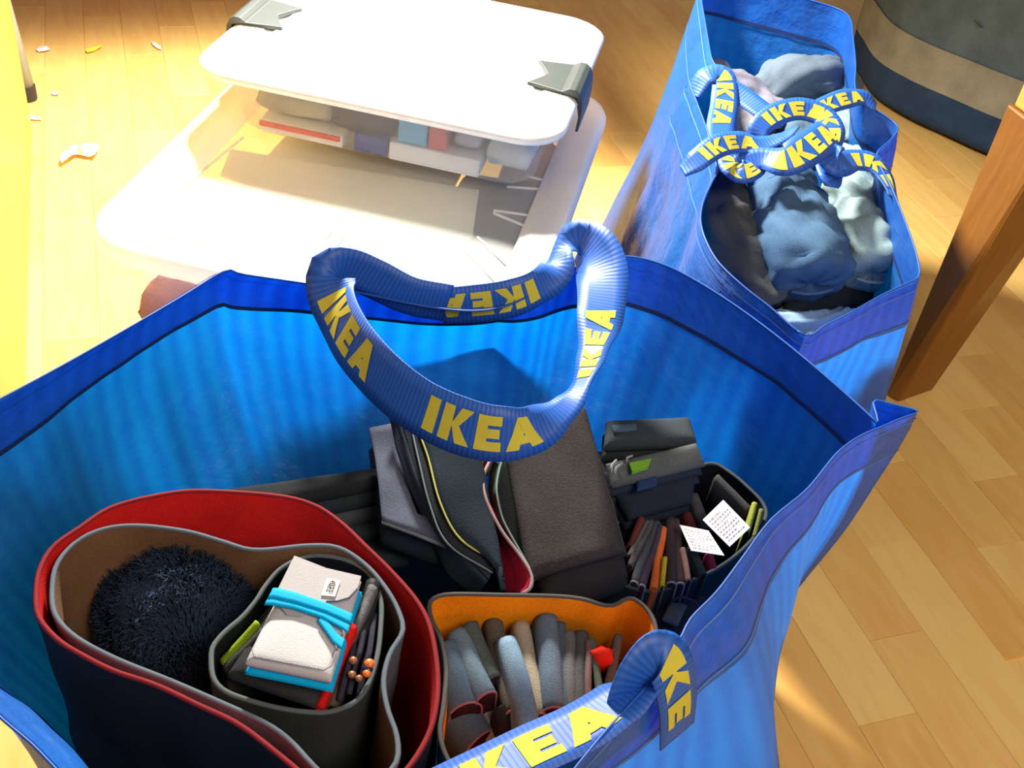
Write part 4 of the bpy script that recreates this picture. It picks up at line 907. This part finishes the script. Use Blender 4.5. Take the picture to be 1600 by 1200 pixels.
g6 = 'folded cloths at the back right of the front bag'
def roundfold(label, back, front, th, mat, layers=3, edge_m=None):
    """folded cloth: px back line (2 pts) and front line (2 pts), layered"""
    t = thing('folded_cloth', sum([at(*q) for q in front], Vector())/2-Vector((0, 0, th)), label, 'cloth', g6)
    for i in range(layers):
        dz = -th/layers*i
        q = [at(*back[0])+Vector((0, 0, dz)), at(*back[1])+Vector((0, 0, dz)), at(*front[1])+Vector((0, 0, dz)), at(*front[0])+Vector((0, 0, dz))]
        pad('fold', q, th/layers*1.15, mat if not (edge_m and i == 0) else edge_m, t, 14, 3.5, .0018)
    return t
roundfold('black folded cloth at the very back right, with a blue grey corner', [(948, 652, .30), (1080, 645, .30)], [(946, 690, .30), (1092, 685, .30)], .032, fabric((.022, .028, .034)), 2, fabric((.035, .045, .055)))
tag(pad('blue_cloth_patch', quad([(956, 664), (995, 660), (997, 670), (958, 674)], .303), .004, fabric((.06, .10, .16)), None, 6), 'small blue grey fabric patch on the rearmost folded cloth', 'patch')
rf = roundfold('folded navy cloth with grey rolled edge and a green label, back right', [(950, 722, .300), (1090, 690, .304)], [(958, 762, .288), (1106, 726, .292)], .034, fabric((.022, .030, .050)), 3, fabric((.085, .095, .095)))
gl = quad([(983, 723), (1018, 716), (1013, 729), (988, 737)], .302); V = gl+[v-Vector((0, 0, .004)) for v in gl]
mesh('green_label', V, [(0, 1, 2, 3), (7, 6, 5, 4), (0, 4, 5, 1), (1, 5, 6, 2), (2, 6, 7, 3), (3, 7, 4, 0)], plain('lime_label', (.16, .40, .02), .7), rf, False)
pad('navy_patch', quad([(995, 748), (1027, 740), (1027, 757), (995, 766)], .289), .004, fabric((.025, .045, .13)), rf, 6)
for a_, b_ in (((955, 738), (963, 719)), ((960, 741), (972, 724)), ((978, 722), (988, 712))):
    V, F = tube([at(*a_, .300), at((a_[0]+b_[0])/2-3, (a_[1]+b_[1])/2-2, .304), at(*b_, .302)], .0013, 6); mesh('frayed_thread', V, F, plain('pale_thread', (.30, .32, .34), .8), rf)
roundfold('lowest thick navy black folded cloth in front of the green labelled one', [(962, 770, .275), (1090, 735, .28)], [(985, 812, .262), (1085, 785, .265)], .040, fabric((.016, .022, .034)), 3)

sbl = [(946, 896), (943, 870), (950, 835), (975, 800), (1010, 765), (1060, 740), (1110, 722), (1146, 740), (1172, 762), (1194, 785), (1200, 806), (1188, 832), (1161, 862), (1125, 889), (1080, 910), (1035, 924), (1005, 925), (972, 915)]
basket('fabric_basket', 'small dark basket of thin wallets at the right end of the front bag', sbl, .245, .07, fabric((.018, .022, .028)), BLACKF, plain('slate_binding', (.045, .055, .065), .8, .2), .95, 80, 'fabric baskets in the front bag', .002)
g7 = 'thin wallets in the small basket at right'
def tw(label, A, B, th, c, dep=.05, z=.262, lin=DKL, edge=None):
    slab2('thin_wallet', label, 'wallet', (*A, z), (*B, z-.010), dep, th, fabric(c), g7, lining=lin, edge=edge, wr=.001)
tw('brownish red thin wallet, leftmost in the small basket at right', (1004, 808), (984, 854), .006, (.12, .03, .025))
tw('grey wallet right of the brownish red one', (1012, 812), (985, 868), .005, (.10, .09, .10))
tw('charcoal wallet with cream marks, third from left', (1019, 812), (984, 884), .005, (.07, .07, .08))
tw('slate wallet with looped grey edge, left of the orange one', (1027, 814), (992, 908), .007, (.055, .06, .075), edge=EDG2)
tw('purple grey wallet touching the orange one on its left', (1032, 820), (1004, 915), .005, (.06, .045, .075), edge=EDG2)
tw('bright orange edged thin wallet', (1037, 822), (1022, 918), .006, (.72, .16, .04), lin=fabric((.5, .10, .03)))
tw('narrow yellow edged wallet right of the orange one', (1040, 870), (1036, 916), .003, (.55, .42, .03))
tw('brown grey wallet right of the yellow edged one', (1049, 808), (1050, 910), .009, (.055, .040, .050), edge=EDG2)
tw('mauve brown wallet left of the lower white paper', (1057, 810), (1064, 910), .007, (.07, .045, .05), edge=EDG2)
tw('thin dusty pink wallet end under the lower white paper', (1068, 855), (1077, 906), .004, (.30, .17, .15))
tw('dark green grey wallet under the lower white paper', (1082, 850), (1100, 896), .006, (.05, .07, .06))
tw('crimson wallet corner under the lower white paper', (1108, 862), (1116, 890), .007, (.35, .03, .05), .04, .255)
tw('maroon wallet behind the lower white paper', (1074, 800), (1090, 835), .008, (.08, .015, .015))
tw('grey striped wallet behind the white papers', (1085, 770), (1105, 825), .010, (.06, .06, .07))
tw('charcoal wallet leaning at the far right wall of the small basket', (1120, 742), (1172, 795), .008, (.05, .052, .055), .05, .258)
tw('yellow green edged wallet at the far right of the small basket', (1180, 785), (1168, 830), .004, (.28, .30, .05), .04, .258)
tw('olive edged wallet beside the yellow green one', (1190, 795), (1178, 838), .003, (.16, .18, .05), .04, .256)
def paper(label, q, z, rows, tilt):
    P = [at(x, y, z+t_) for (x, y), t_ in zip(q, tilt)]; root = thing('info_card', sum(P, Vector())/4, label, 'card', 'white paper cards at right')
    V = P+[v-Vector((0, 0, .0008)) for v in P]
    mesh('card', V, [(0, 1, 2, 3), (7, 6, 5, 4), (0, 4, 5, 1), (1, 5, 6, 2), (2, 6, 7, 3), (3, 7, 4, 0)], plain('card_paper', (.74, .72, .74), .8), root, False)
    V = []; F = []; rr = random.Random(rows)
    for i in range(rows):
        v = .14+.72*i/(rows-1); u = .10
        ue = .9 if i % 3 else .62
        while u < ue:
            w_ = rr.uniform(.05, .13); k = len(V)
            for (uu, vv) in ((u, v), (min(u+w_, ue), v), (min(u+w_, ue), v+.028), (u, v+.028)):
                V.append(P[0].lerp(P[1], uu).lerp(P[3].lerp(P[2], uu), vv)+Vector((0, 0, .0003)))
            F.append((k, k+1, k+2, k+3)); u += w_+.03
    mesh('printed_lines', V, F, plain('grey_ink', (.28, .27, .34), .8), root, False)
paper('lower white printed card at right, trapezoid, beside the thin wallets', [(1062, 820), (1107, 829), (1132, 868), (1080, 860)], .272, 7, (0, .002, 0, 0))
paper('upper white printed card at right, tilted like a diamond', [(1098, 812), (1130, 781), (1172, 824), (1140, 854)], .275, 8, (0, .004, .002, 0))
gt_ = thing('grey_card_tag', at(1055, 955, .21), 'small grey swing tag on a purple cord below the right hand basket', 'tag')
pad('tag_body', quad([(1048, 936), (1075, 944), (1060, 976), (1034, 966)], .225), .006, fabric((.14, .13, .13)), gt_, 8)
V, F = tube(cat_rom(P2([(1050, 940, .23), (1062, 933, .235), (1085, 940, .232), (1092, 955, .226), (1078, 962, .226)]), 6), .0012, 6); mesh('cord', V, F, fabric((.06, .04, .08)), gt_)
tag(pad('folded_cloth', quad([(1000, 930), (1120, 905), (1070, 985), (1040, 1010)], .215), .03, fabric((.035, .030, .038)), None, 10, 4, .002), 'dark purple grey cloth wedged between orange basket and near bag wall', 'cloth')
